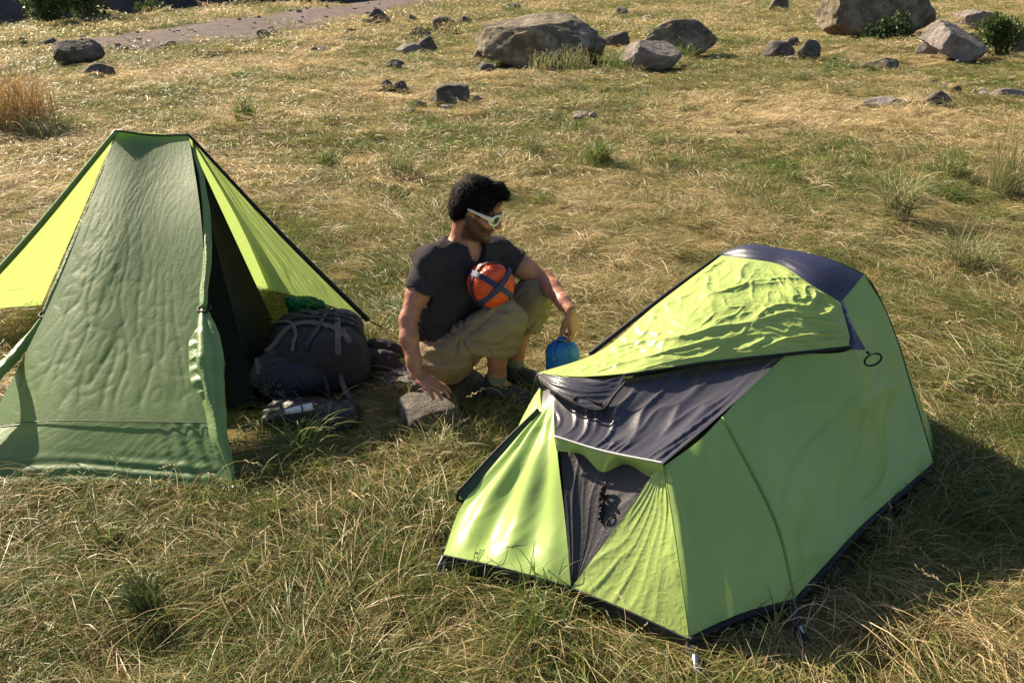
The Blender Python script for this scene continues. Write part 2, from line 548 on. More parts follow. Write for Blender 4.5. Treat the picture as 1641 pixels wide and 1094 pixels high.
# ================================================================== ROCKS
def rock_mat(name, stops, lich=.0, moss=0.0):
    m, n, out = M(name)
    L = n.links.new
    tc = nd(n, 'ShaderNodeTexCoord')
    n1 = nd(n, 'ShaderNodeTexNoise', i_Scale=2.4, i_Detail=9.0, i_Roughness=.68); L(tc.outputs['Object'], n1.inputs['Vector'])
    n2 = nd(n, 'ShaderNodeTexNoise', i_Scale=9.0, i_Detail=6.0, i_Roughness=.7); L(tc.outputs['Object'], n2.inputs['Vector'])
    cr = ramp(n, stops, n1.outputs[0])
    lr = ramp(n, [(.56, (0, 0, 0)), (.64, (1, 1, 1))], n2.outputs[0])
    mx = nd(n, 'ShaderNodeMix', data_type='RGBA'); mx.inputs[7].default_value = (.42, .39, .29, 1)
    ms = nd(n, 'ShaderNodeMath', operation='MULTIPLY'); ms.inputs[1].default_value = lich
    L(lr.outputs[0], ms.inputs[0]); L(ms.outputs[0], mx.inputs[0]); L(cr.outputs[0], mx.inputs[6])
    col = mx.outputs[2]
    if moss:
        mo = nd(n, 'ShaderNodeMix', data_type='RGBA'); mo.inputs[0].default_value = moss; mo.inputs[7].default_value = (.10, .11, .035, 1)
        L(col, mo.inputs[6]); col = mo.outputs[2]
    pb = nd(n, 'ShaderNodeBsdfPrincipled', i_Roughness=.88); pb.inputs['Specular IOR Level'].default_value = .25
    L(col, pb.inputs['Base Color'])
    bp = nd(n, 'ShaderNodeBump', i_Strength=1.0, i_Distance=.10); L(n1.outputs[0], bp.inputs['Height'])
    b2 = nd(n, 'ShaderNodeBump', i_Strength=1.0, i_Distance=.05); L(n2.outputs[0], b2.inputs['Height']); L(bp.outputs[0], b2.inputs['Normal'])
    L(b2.outputs[0], pb.inputs['Normal']); L(pb.outputs[0], out.inputs[0])
    return m
ROCK = [rock_mat('lichened_brown_rock', [(.34, (.07, .058, .042)), (.5, (.17, .14, .10)), (.66, (.33, .29, .215))], .55),
        rock_mat('dark_grey_rock', [(.3, (.05, .045, .042)), (.5, (.125, .11, .10)), (.72, (.25, .22, .19))], .35),
        rock_mat('pale_purplish_rock', [(.3, (.13, .11, .105)), (.5, (.24, .205, .19)), (.7, (.37, .33, .29))], .4),
        rock_mat('mossy_rock', [(.3, (.06, .055, .035)), (.5, (.13, .12, .07)), (.7, (.22, .2, .14))], .3, .45)]
import bmesh
_ico = {}
def ico(sub):
    if sub not in _ico:
        b = bmesh.new(); bmesh.ops.create_icosphere(b, subdivisions=sub, radius=1)
        b.verts.ensure_lookup_table()
        _ico[sub] = (np.array([v.co[:] for v in b.verts]), [tuple(v.index for v in f.verts) for f in b.faces])
        b.free()
    return _ico[sub]

def rock_verts(kind, seed, sub):
    r = np.random.default_rng(seed)
    V, Fc = ico(sub); V = V.copy()
    nr = V.copy()
    lum = {'big': .16, 'huge': .10, 'round': .16, 'flat': .18, 'ang': .14, 'wedge': .08, 'slab': .07, 'block': .09}[kind]
    V *= (1 + lum * fbm(nr[:, 0]*1.1 + seed, nr[:, 1]*1.1, nr[:, 2]*1.1, 3))[:, None]
    planes = []
    if kind == 'huge':
        planes = [((-1, -.12, .05), .72), ((0, -1, .12), .62), ((.05, -.2, 1), .62), ((.75, -.4, .5), .72), ((-.3, .2, 1), .66), ((1, 0, .1), .86), ((.3, -.8, .6), .72)]
    elif kind == 'big':
        planes = [((-1, -.3, .2), .8), ((-.35, -.2, 1), .56), ((.12, -.25, 1), .60), ((.75, -.2, .75), .72), ((-.1, -1, .35), .72), ((-.8, -.7, .3), .78)]
    elif kind == 'slab':
        planes = [((.55, -.35, .85), .34), ((-.6, .1, -.8), .5), ((-.9, -.3, .35), .62), ((0, -1, .1), .62)]
    elif kind == 'wedge':
        planes = [((.42, -.35, .85), .42), ((-.9, -.2, .3), .72), ((-.2, .4, 1), .6)]
    elif kind == 'block':
        planes = [((-1, -.2, 0), .72), ((1, -.1, .05), .74), ((.05, -1, .1), .68), ((0, 0, 1), .6), ((-.5, -.3, 1), .74), ((.5, 0, 1), .74)]
    k = {'round': 8, 'flat': 8, 'ang': 13, 'big': 9, 'huge': 3, 'wedge': 3, 'slab': 2, 'block': 2}[kind]
    for _ in range(k):
        v = r.normal(size=3); v[2] = abs(v[2]) * .8; planes.append((v, r.uniform(.62, .86)))
    for nn, d in planes:
        nn = np.array(nn, float); nn /= np.linalg.norm(nn)
        t = V @ nn - d
        V -= np.where(t > 0, t, 0)[:, None] * nn * .99
    V *= (1 + .045 * fbm(nr[:, 0]*4 + seed, nr[:, 1]*4, nr[:, 2]*4, 4) - .05 * np.clip(ridged(nr[:, 0]*2.3 + seed, nr[:, 1]*2.3, nr[:, 2]*3.1) - .75, 0, 1) * 2)[:, None]
    return V, Fc

def place_rock(x, y, w, h, tone, kind, label, seed, depth=None, sink=.22, rz=None, group='rocks scattered over the meadow', name='rock', z0=None):
    V, Fc = rock_verts(kind, seed, 5 if w > .9 else (4 if w > .3 else 3))
    r = np.random.default_rng(seed + 99)
    a = r.uniform(-.35, .35) if rz is None else rz
    V = V @ np.array([[cos(a), sin(a), 0], [-sin(a), cos(a), 0], [0, 0, 1]])
    V = (V - V.min(0)) / (V.max(0) - V.min(0))          # to unit box
    V[:, 0] -= .5; V[:, 1] -= .5
    depth = depth or w * r.uniform(.55, .8)
    hh = h * (1 + sink)
    V = V * [w, depth, hh * 1.05]
    zz = float(ht(x, y + depth * .4)) if z0 is None else z0
    V += [x, y + depth * .45, zz - hh * sink]
    return tag(mesh(name, V, Fc, ROCK[tone], None, True), label, 'rock', group)

ROCKS = [
    (0.50, 15.95, 2.406, 0.845, 0, 'big', 'long low grey boulder, largest in the middle of the field'),
    (2.27, 19.51, 0.624, 0.360, 1, 'ang', 'dark angular stone wedged behind the right end of the long boulder'),
    (2.43, 15.21, 1.048, 0.480, 2, 'wedge', 'smooth purplish wedge-shaped rock between the long boulder and a brown boulder'),
    (3.31, 17.21, 1.540, 0.638, 0, 'ang', 'broad brown-grey boulder right of the purplish wedge rock'),
    (0.64, 26.98, 0.520, 0.265, 1, 'ang', 'small dark slab poking up behind the long boulder'),
    (8.76, 21.39, 2.699, 1.271, 0, 'huge', 'huge square-cut boulder cropped by the top edge of the photo'),
    (8.50, 16.88, 1.228, 0.699, 2, 'slab', 'pale tilted slab leaning right of the huge boulder'),
    (12.61, 24.31, 1.074, 0.479, 2, 'ang', 'pale rock behind the green bush at the upper right'),
    (8.32, 17.92, 0.450, 0.281, 2, 'ang', 'small pale stone between the huge boulder and the tilted slab'),
    (10.28, 18.17, 0.431, 0.439, 1, 'ang', 'grey rock at the right photo edge beside the green bush'),
    (5.26, 17.44, 0.634, 0.323, 1, 'flat', 'flat dark rock left in a small cluster below the huge boulder'),
    (5.63, 16.88, 0.449, 0.386, 1, 'round', 'rounded dark rock right in a small cluster below the huge boulder'),
    (6.10, 19.51, 0.353, 0.194, 1, 'flat', 'small reddish stone on top of the small cluster below the huge boulder'),
    (6.58, 15.76, 0.686, 0.226, 0, 'flat', 'low brown rock lying in grass under the huge boulder'),
    (5.66, 11.56, 0.380, 0.185, 1, 'ang', 'dark pointed stone right of the pale sunken rock'),
    (6.28, 12.41, 0.176, 0.162, 0, 'round', 'small stone just behind the dark pointed stone at the right'),
    (6.48, 13.60, 0.231, 0.108, 0, 'flat', 'tiny flat stone in the right-hand grass above the dark pointed stone'),
    (4.87, 11.30, 0.565, 0.115, 2, 'flat', 'pale sunken rock barely showing in the right-hand grass'),
    (7.05, 12.41, 0.529, 0.126, 2, 'flat', 'low stony outcrop at the right photo edge in dry grass'),
    (10.13, 34.50, 0.779, 0.650, 1, 'ang', 'upright dark rock left of the huge boulder near the top edge'),
    (14.23, 42.50, 0.868, 0.295, 1, 'flat', 'dark stone touching the top edge left of the huge boulder'),
    (-0.81, 11.51, 0.493, 0.268, 1, 'block', 'squarish grey stone alone in the grass, nearest of the middle rocks'),
    (-1.84, 12.85, 0.228, 0.177, 1, 'round', 'left stone of a touching pair in the middle left grass'),
    (-1.64, 12.78, 0.245, 0.167, 1, 'round', 'right stone of a touching pair in the middle left grass'),
    (-1.22, 11.15, 0.287, 0.138, 3, 'round', 'mossy green-brown stone left of the squarish grey stone'),
    (-3.87, 26.20, 0.686, 0.442, 1, 'round', 'dark rounded rock on a grassy mound above the middle'),
    (-4.13, 25.46, 0.351, 0.215, 3, 'flat', 'small low stone at the left foot of the dark rounded mound rock'),
    (-1.80, 24.09, 0.732, 0.407, 0, 'round', 'grey-brown round rock, largest of the upper middle group'),
    (-1.41, 26.45, 0.474, 0.279, 1, 'ang', 'small pointed rock at the right end of the upper middle group'),
    (-2.27, 22.10, 0.581, 0.312, 2, 'round', 'pale rounded rock in the upper middle group'),
    (-2.15, 18.68, 0.599, 0.199, 2, 'flat', 'flat pale slab at the front of the upper middle group'),
    (-1.83, 19.23, 0.455, 0.300, 1, 'ang', 'dark blocky rock behind the flat pale slab'),
    (-2.92, 26.45, 0.328, 0.260, 1, 'ang', 'tiny dark stone behind the pale rounded rock'),
    (-2.10, 15.86, 0.356, 0.159, 1, 'flat', 'low dark stone left of the long boulder on a grass hump'),
    (-1.51, 23.66, 0.360, 0.200, 0, 'round', 'small stone in front of the pointed rock of the upper middle group'),
    (-0.01, 33.66, 0.691, 0.282, 1, 'flat', 'flat brown stone near the top edge above the long boulder'),
    (3.83, 31.70, 0.434, 0.310, 2, 'ang', 'small pale stone near the top edge right of the flat brown stone'),
    (4.33, 28.70, 0.513, 0.261, 2, 'ang', 'small light stone near the top between pale and brown stones'),
    (5.30, 26.98, 0.557, 0.284, 3, 'flat', 'low mossy stone behind the broad brown-grey boulder'),
    (-0.42, 14.86, 0.356, 0.213, 1, 'ang', 'small broken stone under the left end of the long boulder'),
    (-0.62, 16.77, 0.258, 0.239, 2, 'ang', 'pale chunk against the left end of the long boulder'),
    (-7.98, 16.15, 1.042, 0.439, 1, 'round', 'big dark weathered rock left of the track'),
    (-6.80, 14.44, 0.550, 0.228, 1, 'round', 'smaller dark rock in front of the big rock near the track'),
    (-11.12, 20.41, 0.227, 0.173, 1, 'round', 'small dark stone at the far left above the dry shrub'),
    (-10.68, 20.73, 0.316, 0.147, 1, 'flat', 'flat stone behind the big dark rock near the track'),
    (-7.77, 20.41, 0.340, 0.188, 2, 'ang', 'pale stone beside the lower end of the dirt track'),
    (-6.01, 22.10, 0.581, 0.250, 0, 'round', 'brown stone half sunk beside the dirt track'),
    (-6.16, 18.04, 0.302, 0.128, 1, 'flat', 'little dark flat stone in straw below the dirt track'),
    (-4.05, 22.66, 0.345, 0.192, 3, 'flat', 'low mossy stone between the track and the mound rock'),
    (-4.19, 19.51, 0.461, 0.111, 1, 'flat', 'very low dark stone in the grass under the track'),
    (0.88, 10.62, 0.275, 0.062, 2, 'flat', 'flat grey stone almost buried in the middle of the field'),
]
for i, (x, y, w, h, t, k, l) in enumerate(ROCKS):
    rz = 0 if k in ('big', 'huge', 'slab', 'wedge', 'block') else None
    place_rock(x, y, w, h, t, k, l, 40 + i * 7, sink=.10 if h / w > .4 else .16, rz=rz, depth=w * .55 if k in ('big', 'huge') else None)
place_rock(-.345, 2.98, .28, .125, 1, 'block', 'low flat stone under the crouching man\'s right hand', 911, depth=.27, sink=.5, rz=.2, group=None, z0=0, )
place_rock(-.235, 2.985, .085, .10, 1, 'ang', 'small upright grey stone in front of the man\'s hand stone', 917, depth=.08, sink=.5, rz=.2, group=None, z0=0)
place_rock(-.27, 3.24, .34, .10, 1, 'flat', 'dark low stone the crouching man sits on', 923, depth=.36, sink=.5, rz=.2, group=None, z0=0)

# ---- loose gravel along the track and around the boulders
r = np.random.default_rng(77)
sv, sfc = ico(1)
GVv = []; GFf = []
spots = []
for k in range(110):
    y = 19.5 + 26 * r.random() ** 1.6; sx = r.uniform(-1.25, 1.25)
    spots.append((float(track_x(y)) + sx * float(track_half(y)), y, r.uniform(.025, .085)))
for (rx, ry, w, h, t, k, l) in ROCKS:
    for q in range(int(3 + 5 * w)):
        a = r.uniform(0, 2 * pi); spots.append((rx + (w * .6 + .35 * r.random()) * cos(a), ry + w * .3 + (w * .5 + .35 * r.random()) * sin(a), r.uniform(.02, .07)))
for (x, y, s_) in spots:
    P = sv * (1 + .25 * r.normal(size=(len(sv), 1))) * s_ * np.array([r.uniform(.8, 1.4), r.uniform(.8, 1.2), r.uniform(.5, .9)])
    k = sum(map(len, GVv)) if len(GVv) < 2 else kk_
    GVv.append(P + [x, y, float(ht(x, y)) + s_ * .35 + .02]); GFf += [tuple(i + k for i in f) for f in sfc]; kk_ = k + len(sv)
tag(mesh('gravel', np.concatenate(GVv), GFf, ROCK[2], None, False), 'loose small stones along the track and round the boulders', 'gravel', kind='stuff')

# ================================================================== GRASS
def grass_mat(name, stops, trans=.42):
    m, n, out = M(name)
    L = n.links.new
    ti = nd(n, 'ShaderNodeAttribute', attribute_name='tint', attribute_type='INSTANCER')
    bc = nd(n, 'ShaderNodeAttribute', attribute_name='bc')
    ma = nd(n, 'ShaderNodeMath', operation='MULTIPLY_ADD'); ma.inputs[1].default_value = .85; ma.inputs[2].default_value = -.42
    L(bc.outputs['Fac'], ma.inputs[0])
    ad = nd(n, 'ShaderNodeMath', operation='ADD'); L(ti.outputs['Fac'], ad.inputs[0]); L(ma.outputs[0], ad.inputs[1])
    cr = ramp(n, stops, ad.outputs[0])
    df = nd(n, 'ShaderNodeBsdfPrincipled', i_Roughness=.45)
    df.inputs['Specular IOR Level'].default_value = .35
    tr = nd(n, 'ShaderNodeBsdfTranslucent')
    mx = nd(n, 'ShaderNodeMixShader'); mx.inputs[0].default_value = trans
    L(cr.outputs[0], df.inputs['Base Color']); L(cr.outputs[0], tr.inputs[0])
    L(df.outputs[0], mx.inputs[1]); L(tr.outputs[0], mx.inputs[2]); L(mx.outputs[0], out.inputs[0])
    return m
GRASS = grass_mat('grass_blade', [(.0, (.64, .52, .32)), (.2, (.51, .395, .215)), (.38, (.37, .265, .12)), (.54, (.265, .24, .08)), (.76, (.16, .195, .05)), (1, (.085, .145, .028))])

def blades(r, n, spread, length, width, height, lie, dirspread, flow=0.0, seg=4, head=0.0):
    """n curved blades; lie 0 = upright arcs, 1 = matted flat"""
    V = []; Fc = []; B = []
    for i in range(n):
        rad = spread * sqrt(r.random()); an = r.uniform(0, 2*pi)
        b = np.array([rad * cos(an), rad * sin(an), r.uniform(0, .35) * height * lie - .01])
        a = flow + r.normal(0, dirspread)
        d = np.array([cos(a), sin(a), 0]); s = np.array([-sin(a), cos(a), 0])
        ln = length * r.uniform(.5, 1.25); hh = height * r.uniform(.35, 1.2)
        w = width * r.uniform(.6, 1.3)
        li = np.clip(lie + r.normal(0, .18), 0, 1)
        curl = r.normal(0, .16) * ln
        t = np.linspace(0, 1, seg + 1)
        # upright arc: rises then bends over; lying: shallow arch along the ground
        upx = ln * (.12 * t + .55 * t**2.2); upz = hh * (1.15 * t - .35 * t**3)
        lyx = ln * t; lyz = hh * .42 * (np.sin(pi * np.clip(t * .95, 0, 1)) + .12)
        px = upx * (1 - li) + lyx * li; pz = upz * (1 - li) + lyz * li
        P = b + px[:, None] * d + pz[:, None] * np.array([0, 0, 1]) + (curl * t**2)[:, None] * s
        roll = r.uniform(-1.2, 1.2)
        wv = (s * cos(roll) + np.array([0, 0, 1]) * sin(roll))
        ww = w * (1 - t**2.2 * .92) * (.7 + .3 * np.minimum(1, t * 4))
        k = len(V)
        c = r.random()
        for j in range(seg + 1):
            V.append(P[j] - wv * ww[j] / 2); V.append(P[j] + wv * ww[j] / 2); B += [c, c]
        for j in range(seg): Fc.append((k+2*j, k+2*j+1, k+2*j+3, k+2*j+2))
        if head and r.random() < head:      # seed head: short crossed slivers near the tip
            tip = P[-1]; tdir = P[-1] - P[-2]; tdir /= np.linalg.norm(tdir)
            for q in range(7):
                pb_ = tip - tdir * (.012 * q); sd = np.cross(tdir, r.normal(size=3)); sd /= np.linalg.norm(sd)
                k = len(V); e = pb_ + tdir * .016 + sd * .007
                V += [pb_ - sd * .001, pb_ + tdir * .009 + sd * .007, e, pb_ + tdir*.006]; B += [.15] * 4
                Fc.append((k, k+1, k+2, k+3))
    return np.array(V), Fc, np.array(B)

PROTO = bpy.data.collections.new('grass_prototypes')
protos = []
def add_proto(*args, **kw):
    r = np.random.default_rng(100 + len(protos))
    V, Fc, B = blades(r, *args, **kw)
    o = mesh('grass_kind_%02d' % len(protos), V, Fc, GRASS, None, True, None, {'bc': B}, link=False)
    PROTO.objects.link(o); protos.append(o); return len(protos) - 1
K_mat = [add_proto(84, .13, .25, .0027, .075, .88, .65) for _ in range(4)]
K_mess = [add_proto(62, .10, .17, .0028, .11, .55, 1.2) for _ in range(3)]
K_up = [add_proto(50, .06, .15, .0034, .16, .1, 2.0) for _ in range(3)]
K_stalk = [add_proto(5, .10, .32, .0024, .30, .25, 2.0, seg=6, head=1.0) for _ in range(2)]
K_mid = [add_proto(330, .36, .16, .0052, .075, .65, 1.3) for _ in range(4)]
K_midup = [add_proto(80, .14, .22, .0065, .20, .15, 2.0) for _ in range(2)]
K_far = [add_proto(430, .95, .22, .013, .12, .45, 1.8, seg=3) for _ in range(4)]

def in_poly(x, y, poly):
    c = np.zeros(np.shape(x), bool); n = len(poly)
    for i in range(n):
        x0, y0 = poly[i]; x1, y1 = poly[(i+1) % n]
        c ^= ((y0 > y) != (y1 > y)) & (x < (x1 - x0) * (y - y0) / ((y1 - y0) + 1e-12) + x0)
    return c
KEEP_OUT = [[(-.22, 2.17), (.17, 2.02), (.49, 1.83), (.86, 1.97), (1.56, 2.72), (1.66, 3.06), (.95, 3.7), (.62, 3.42), (-.02, 2.6)],   # hoop tent
            [(-2.05, 2.75), (-1.06, 2.75), (-1.02, 3.3), (-1.15, 4.3), (-2.0, 4.3)],                                       # pyramid tent
            [(-1.2, 3.2), (-.98, 3.16), (-.7, 3.24), (-.66, 3.75), (-.9, 3.95), (-1.2, 3.9)],
            [(.44, 1.9), (.44, 1.55), (.58, 1.55), (.58, 1.9)], [(.78, 2.0), (.80, 1.80), (.98, 1.80), (.94, 2.05)], [(-.30, 2.08), (-.14, 2.08), (-.14, 2.22), (-.30, 2.24)],
            [(-.45, 3.1), (-.22, 3.05), (-.14, 3.25), (-.12, 3.5), (-.42, 3.5)]]
def blocked(x, y):
    b = np.zeros(x.shape, bool)
    for p in KEEP_OUT: b |= in_poly(x, y, p)
    b |= (np.abs(x - track_x(y)) < track_half(y) + .25 + .7 * pnoise(x * .9, y * .9, 2)) & (y > 18.6) & (y < 80)
    for (rx, ry, w, h, t, k, l) in ROCKS:
        b |= ((x - rx) / (w * .46 + (.06 if ry < 19 else .2)))**2 + ((y - ry - w * .1) / (w * .5 + .12 + (.05 if ry < 13 else (.12 if ry < 19 else .45))))**2 < 1
    return b

GRASS_ON = True
pts = []
def scatter(kinds, y0, y1, dens, s0, s1, half=lambda y: .80 * y + 1.3, seed=1, dt=0.0, flowdev=.7, filt=None, rise=0.0):
    r = np.random.default_rng(seed)
    hm = half(y1)
    n = int(dens * 2 * hm * (y1 - y0))
    x = r.uniform(-hm, hm, n); y = r.uniform(y0, y1, n)
    k = np.abs(x) < half(y)
    if filt is not None: k &= filt(x, y, r)
    x, y = x[k], y[k]
    k = ~blocked(x, y); x, y = x[k], y[k]
    fl = 2.2 * pi * pnoise(x * .5 + 40, y * .4, 3.0) + flowdev * r.normal(size=len(x)) + .3
    tn = np.clip(tint_at(x, y) + dt + r.normal(0, .2, len(x)), 0, 1)
    sc = r.uniform(s0, s1, len(x)) * (1 + .45 * pnoise(x * 2.1 + 5, y * 2.1, 9.0))
    z = ht(x, y) + rise
    vi = r.choice(kinds, len(x))
    tl_ = r.normal(0, .12, (len(x), 2))
    pts.append(np.c_[x, y, z, tl_, fl, sc, tn, vi])
clump = lambda f, th, sd: (lambda x, y, r: pnoise(x * f + sd, y * f, 5.5) + r.normal(0, .12, len(x)) > th)
if GRASS_ON: scatter(K_mat, 1.15, 4.4, 125, .65, 1.15, seed=1)
if GRASS_ON: scatter(K_mat, 4.2, 7.6, 78, .7, 1.2, seed=2)
if GRASS_ON: scatter(K_mess, 1.15, 4.6, 62, .6, 1.15, seed=3, dt=.12)
if GRASS_ON: scatter(K_mess, 4.4, 8.0, 26, .6, 1.2, seed=4, dt=.12)
if GRASS_ON: scatter(K_up, 1.15, 8.0, 52, .5, 1.05, seed=5, dt=.34, filt=clump(1.3, .06, 0))
if GRASS_ON: scatter(K_stalk, 1.15, 7.0, 5, .6, 1.1, seed=6, dt=-.3)
if GRASS_ON: scatter(K_mid, 7.0, 13.5, 17, .7, 1.2, seed=7)
if GRASS_ON: scatter(K_mid, 13, 22, 10, .8, 1.35, seed=8)
if GRASS_ON: scatter(K_midup, 6.5, 20, 2.6, .5, 1.05, seed=9, dt=.28, filt=clump(.6, .1, 3))
if GRASS_ON: scatter(K_far, 19, 42, 2.2, .7, 1.2, seed=10, half=lambda y: .95 * y + 3)
if GRASS_ON: scatter(K_far, 42, 90, .9, .9, 1.5, seed=11, half=lambda y: .95 * y + 3)
PT = np.concatenate(pts) if pts else np.zeros((1, 9))
gm = bpy.data.meshes.new('grass')
gm.from_pydata(PT[:, :3].tolist(), [], [])
for nm, ty, dat in (('rot', 'FLOAT_VECTOR', PT[:, 3:6]), ('scl', 'FLOAT', PT[:, 6]), ('tint', 'FLOAT', PT[:, 7]), ('vi', 'INT', PT[:, 8])):
    a = gm.attributes.new(nm, ty, 'POINT')
    a.data.foreach_set('vector' if ty == 'FLOAT_VECTOR' else 'value', dat.astype(np.int32 if ty == 'INT' else np.float32).ravel())
gm.materials.append(GRASS)
grass = bpy.data.objects.new('grass', gm)
COL.objects.link(grass)
tag(grass, 'matted dry and green meadow grass covering the field', 'grass', kind='stuff')
ng = bpy.data.node_groups.new('grow_grass', 'GeometryNodeTree')
ng.interface.new_socket('Geometry', in_out='INPUT', socket_type='NodeSocketGeometry')
ng.interface.new_socket('Geometry', in_out='OUTPUT', socket_type='NodeSocketGeometry')
gi = ng.nodes.new('NodeGroupInput'); go = ng.nodes.new('NodeGroupOutput')
ip = ng.nodes.new('GeometryNodeInstanceOnPoints')
ci = ng.nodes.new('GeometryNodeCollectionInfo')
ci.inputs['Collection'].default_value = PROTO
ci.inputs['Separate Children'].default_value = True
ci.inputs['Reset Children'].default_value = True
ip.inputs['Pick Instance'].default_value = True
def nattr(nm, ty):
    a = ng.nodes.new('GeometryNodeInputNamedAttribute'); a.data_type = ty; a.inputs['Name'].default_value = nm
    return a.outputs['Attribute']
ng.links.new(gi.outputs[0], ip.inputs['Points'])
ng.links.new(ci.outputs[0], ip.inputs['Instance'])
ng.links.new(nattr('vi', 'INT'), ip.inputs['Instance Index'])
ng.links.new(nattr('rot', 'FLOAT_VECTOR'), ip.inputs['Rotation'])
ng.links.new(nattr('scl', 'FLOAT'), ip.inputs['Scale'])
ng.links.new(ip.outputs[0], go.inputs[0])
md = grass.modifiers.new('grow', 'NODES'); md.node_group = ng

# ================================================================== PYRAMID TENT (left)
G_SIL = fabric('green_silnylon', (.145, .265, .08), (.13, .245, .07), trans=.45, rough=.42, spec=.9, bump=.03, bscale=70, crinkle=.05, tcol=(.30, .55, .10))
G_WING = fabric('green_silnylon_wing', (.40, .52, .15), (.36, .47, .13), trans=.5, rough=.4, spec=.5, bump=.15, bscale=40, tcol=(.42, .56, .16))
G_ROLL = fabric('rolled_green_nylon', (.22, .34, .12), (.18, .28, .10), trans=.2, rough=.45, spec=.5, bump=.12, bscale=40, crinkle=.12)
MESHK = fabric('black_mosquito_mesh', (.012, .013, .016), (.008, .009, .011), trans=.04, rough=.8, spec=.15, bump=.3, bscale=200)
BLK = fabric('black_webbing', (.016, .016, .02), (.01, .01, .013), trans=0, rough=.6, spec=.3)
TRIM = fabric('dark_green_trim', (.035, .055, .03), (.028, .045, .026), trans=0, rough=.5, spec=.4)
STEEL = plain('aluminium', (.55, .55, .57), .35, 1.0)

ptent = empty('pyramid_tent', (-1.6, 3.3, 0), 'green ridge-topped pyramid tent with its side door rolled open', 'tent')
PL = np.array((-1.830, 4.000, 1.034)); PR = np.array((-1.498, 4.000, 1.015))
BL = np.array((-2.103, 2.585, 0.030)); BR = np.array((-1.005, 2.585, 0.030))
SL = np.array((-2.010, 2.802, 0.182)); SR = np.array((-1.105, 2.789, 0.173))   # seam ends
TL = np.array((-1.923, 3.226, 0.480)); TR = np.array((-1.239, 3.218, 0.475))
def front_fold(u, v, a, b):
    # slack near the left edge and radiating tension folds; cloth bellies forward on the left side
    f = .05 * np.exp(-((u - .02) / .22) ** 2) * np.sin(pi * np.clip(v, 0, 1)) ** .8
    return -f * 0 + .012 * np.sin(u * 30 + v * 9 + 3 * pnoise(u * 4, v * 3, 2)) * np.exp(-((u - .12) / .12) ** 2) * np.sin(pi * v)
def between(p, q, n, sag=(0, 0, 0)):
    t = np.linspace(0, 1, n)[:, None]
    return p * (1 - t) + q * t + np.sin(pi * t) * np.array(sag)
lu_ = [SL, TL, (TL * .45 + PL * .55) + np.array([.0, 0, .0]), PL]
ru_ = [SR, TR, np.array((-1.339, 3.568, 0.741)), PR]
ridge = [PL, (PL + PR) / 2 + np.array([0, 0, -.012]), PR]
seam = [SL, SL * .75 + SR * .25 + np.array([0, .0, .0]), SL * .25 + SR * .75, SR]
panel('front_panel', seam, ridge, lu_, ru_, G_SIL, ptent, res=.009, sag=-.018, wr=.0010, wdir=(.38, .92), wstretch=4.5, wscale=22, seed=2.1, hard=.75, face=(0, -1, 1), pin=14,
      extra=lambda u, v, a, b: -.075 * np.clip(1 - u / .42, 0, 1) ** 2 * np.clip(1 - v, 0, 1) ** .5
      + np.minimum(1, 14 * np.minimum(np.minimum(u, 1 - u), np.minimum(v, 1 - v))) * sstep(1.05, .35, v + .45 * u) * (
        -.0030 * np.clip(ridged(a * 4.6 - b * 2.2 + 5, b * 3.0 + a * 14 + .8 * pnoise(a * 3, b * 3, 6), 3.3), 0, 1) ** 3 + .0005 * pnoise(a * 17 + 4 * b, b * 9 - a * 3, 3) - .0014 * np.clip(ridged(a * 13 + 3, b * 9, 8.1), 0, 1) ** 4))
bot = [BL, BL * .66 + BR * .34 + np.array([0, 0, .012]), BL * .33 + BR * .67 + np.array([0, 0, .006]), BR]
panel('lower_panel', bot, seam, [BL, SL], [BR, SR], G_SIL, ptent, res=.007, sag=.0, wr=.0025, wdir=(.8, .6), wstretch=3, wscale=22, seed=6.4, hard=.7, face=(0, -1, 1), pin=22,
      extra=lambda u, v, a, b: -.075 * np.clip(1 - u / .42, 0, 1) ** 2 * v + .0025 * np.sin(b * 120 + 4 * pnoise(a * 2.5, b * 4, 1) + 2 * a) * np.exp(-((v - .22) / .2) ** 2) * np.minimum(1, 10 * np.minimum(u, 1 - u)) * np.minimum(1, v * 14)
      + .004 * np.sin(u * 95 + v * 6) * np.clip((u - .72) / .2, 0, 1) * np.minimum(1, 12 * np.minimum(v, 1 - v)) * np.minimum(1, 14 * (1 - u)))
_t = np.linspace(0, 1, 60)
tube('seam', catmull(np.array(seam) + np.array([0, -.004, .004]), 60) - (.075 * np.clip(1 - _t / .42, 0, 1) ** 2)[:, None] * np.array([0, -.575, .818]), .0022, TRIM, ptent, 6)
tube('hem', catmull(np.array(bot), 60), .003, TRIM, ptent, 6)
tube('ridge_seam', catmull(np.array(ridge) + np.array([0, 0, .003]), 20), .006, TRIM, ptent, 6)
# rear wings
WR = np.array((-0.703, 3.850, 0.149)); IR = np.array((-1.365, 4.500, 0.058))
w_r = [PR, PR * .5 + WR * .5 + np.array([.012, 0, -.035]), WR]
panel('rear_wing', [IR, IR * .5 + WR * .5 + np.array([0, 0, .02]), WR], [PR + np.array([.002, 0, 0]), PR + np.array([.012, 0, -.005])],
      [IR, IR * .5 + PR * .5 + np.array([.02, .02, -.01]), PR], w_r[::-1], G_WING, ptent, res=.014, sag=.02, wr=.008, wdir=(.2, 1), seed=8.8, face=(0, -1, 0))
tube('wing_binding', catmull(w_r, 40), [.007, .011, .013], BLK, ptent, 6)
tube('wing_binding', catmull([IR, IR * .5 + WR * .5 + np.array([0, 0, .02]), WR], 40), .004, BLK, ptent, 6)
WL = np.array((-2.873, 4.049, 0.070)); IL = np.array((-2.540, 4.280, 0.058))
w_l = [PL, PL * .5 + WL * .5 + np.array([-.01, 0, -.03]), WL]
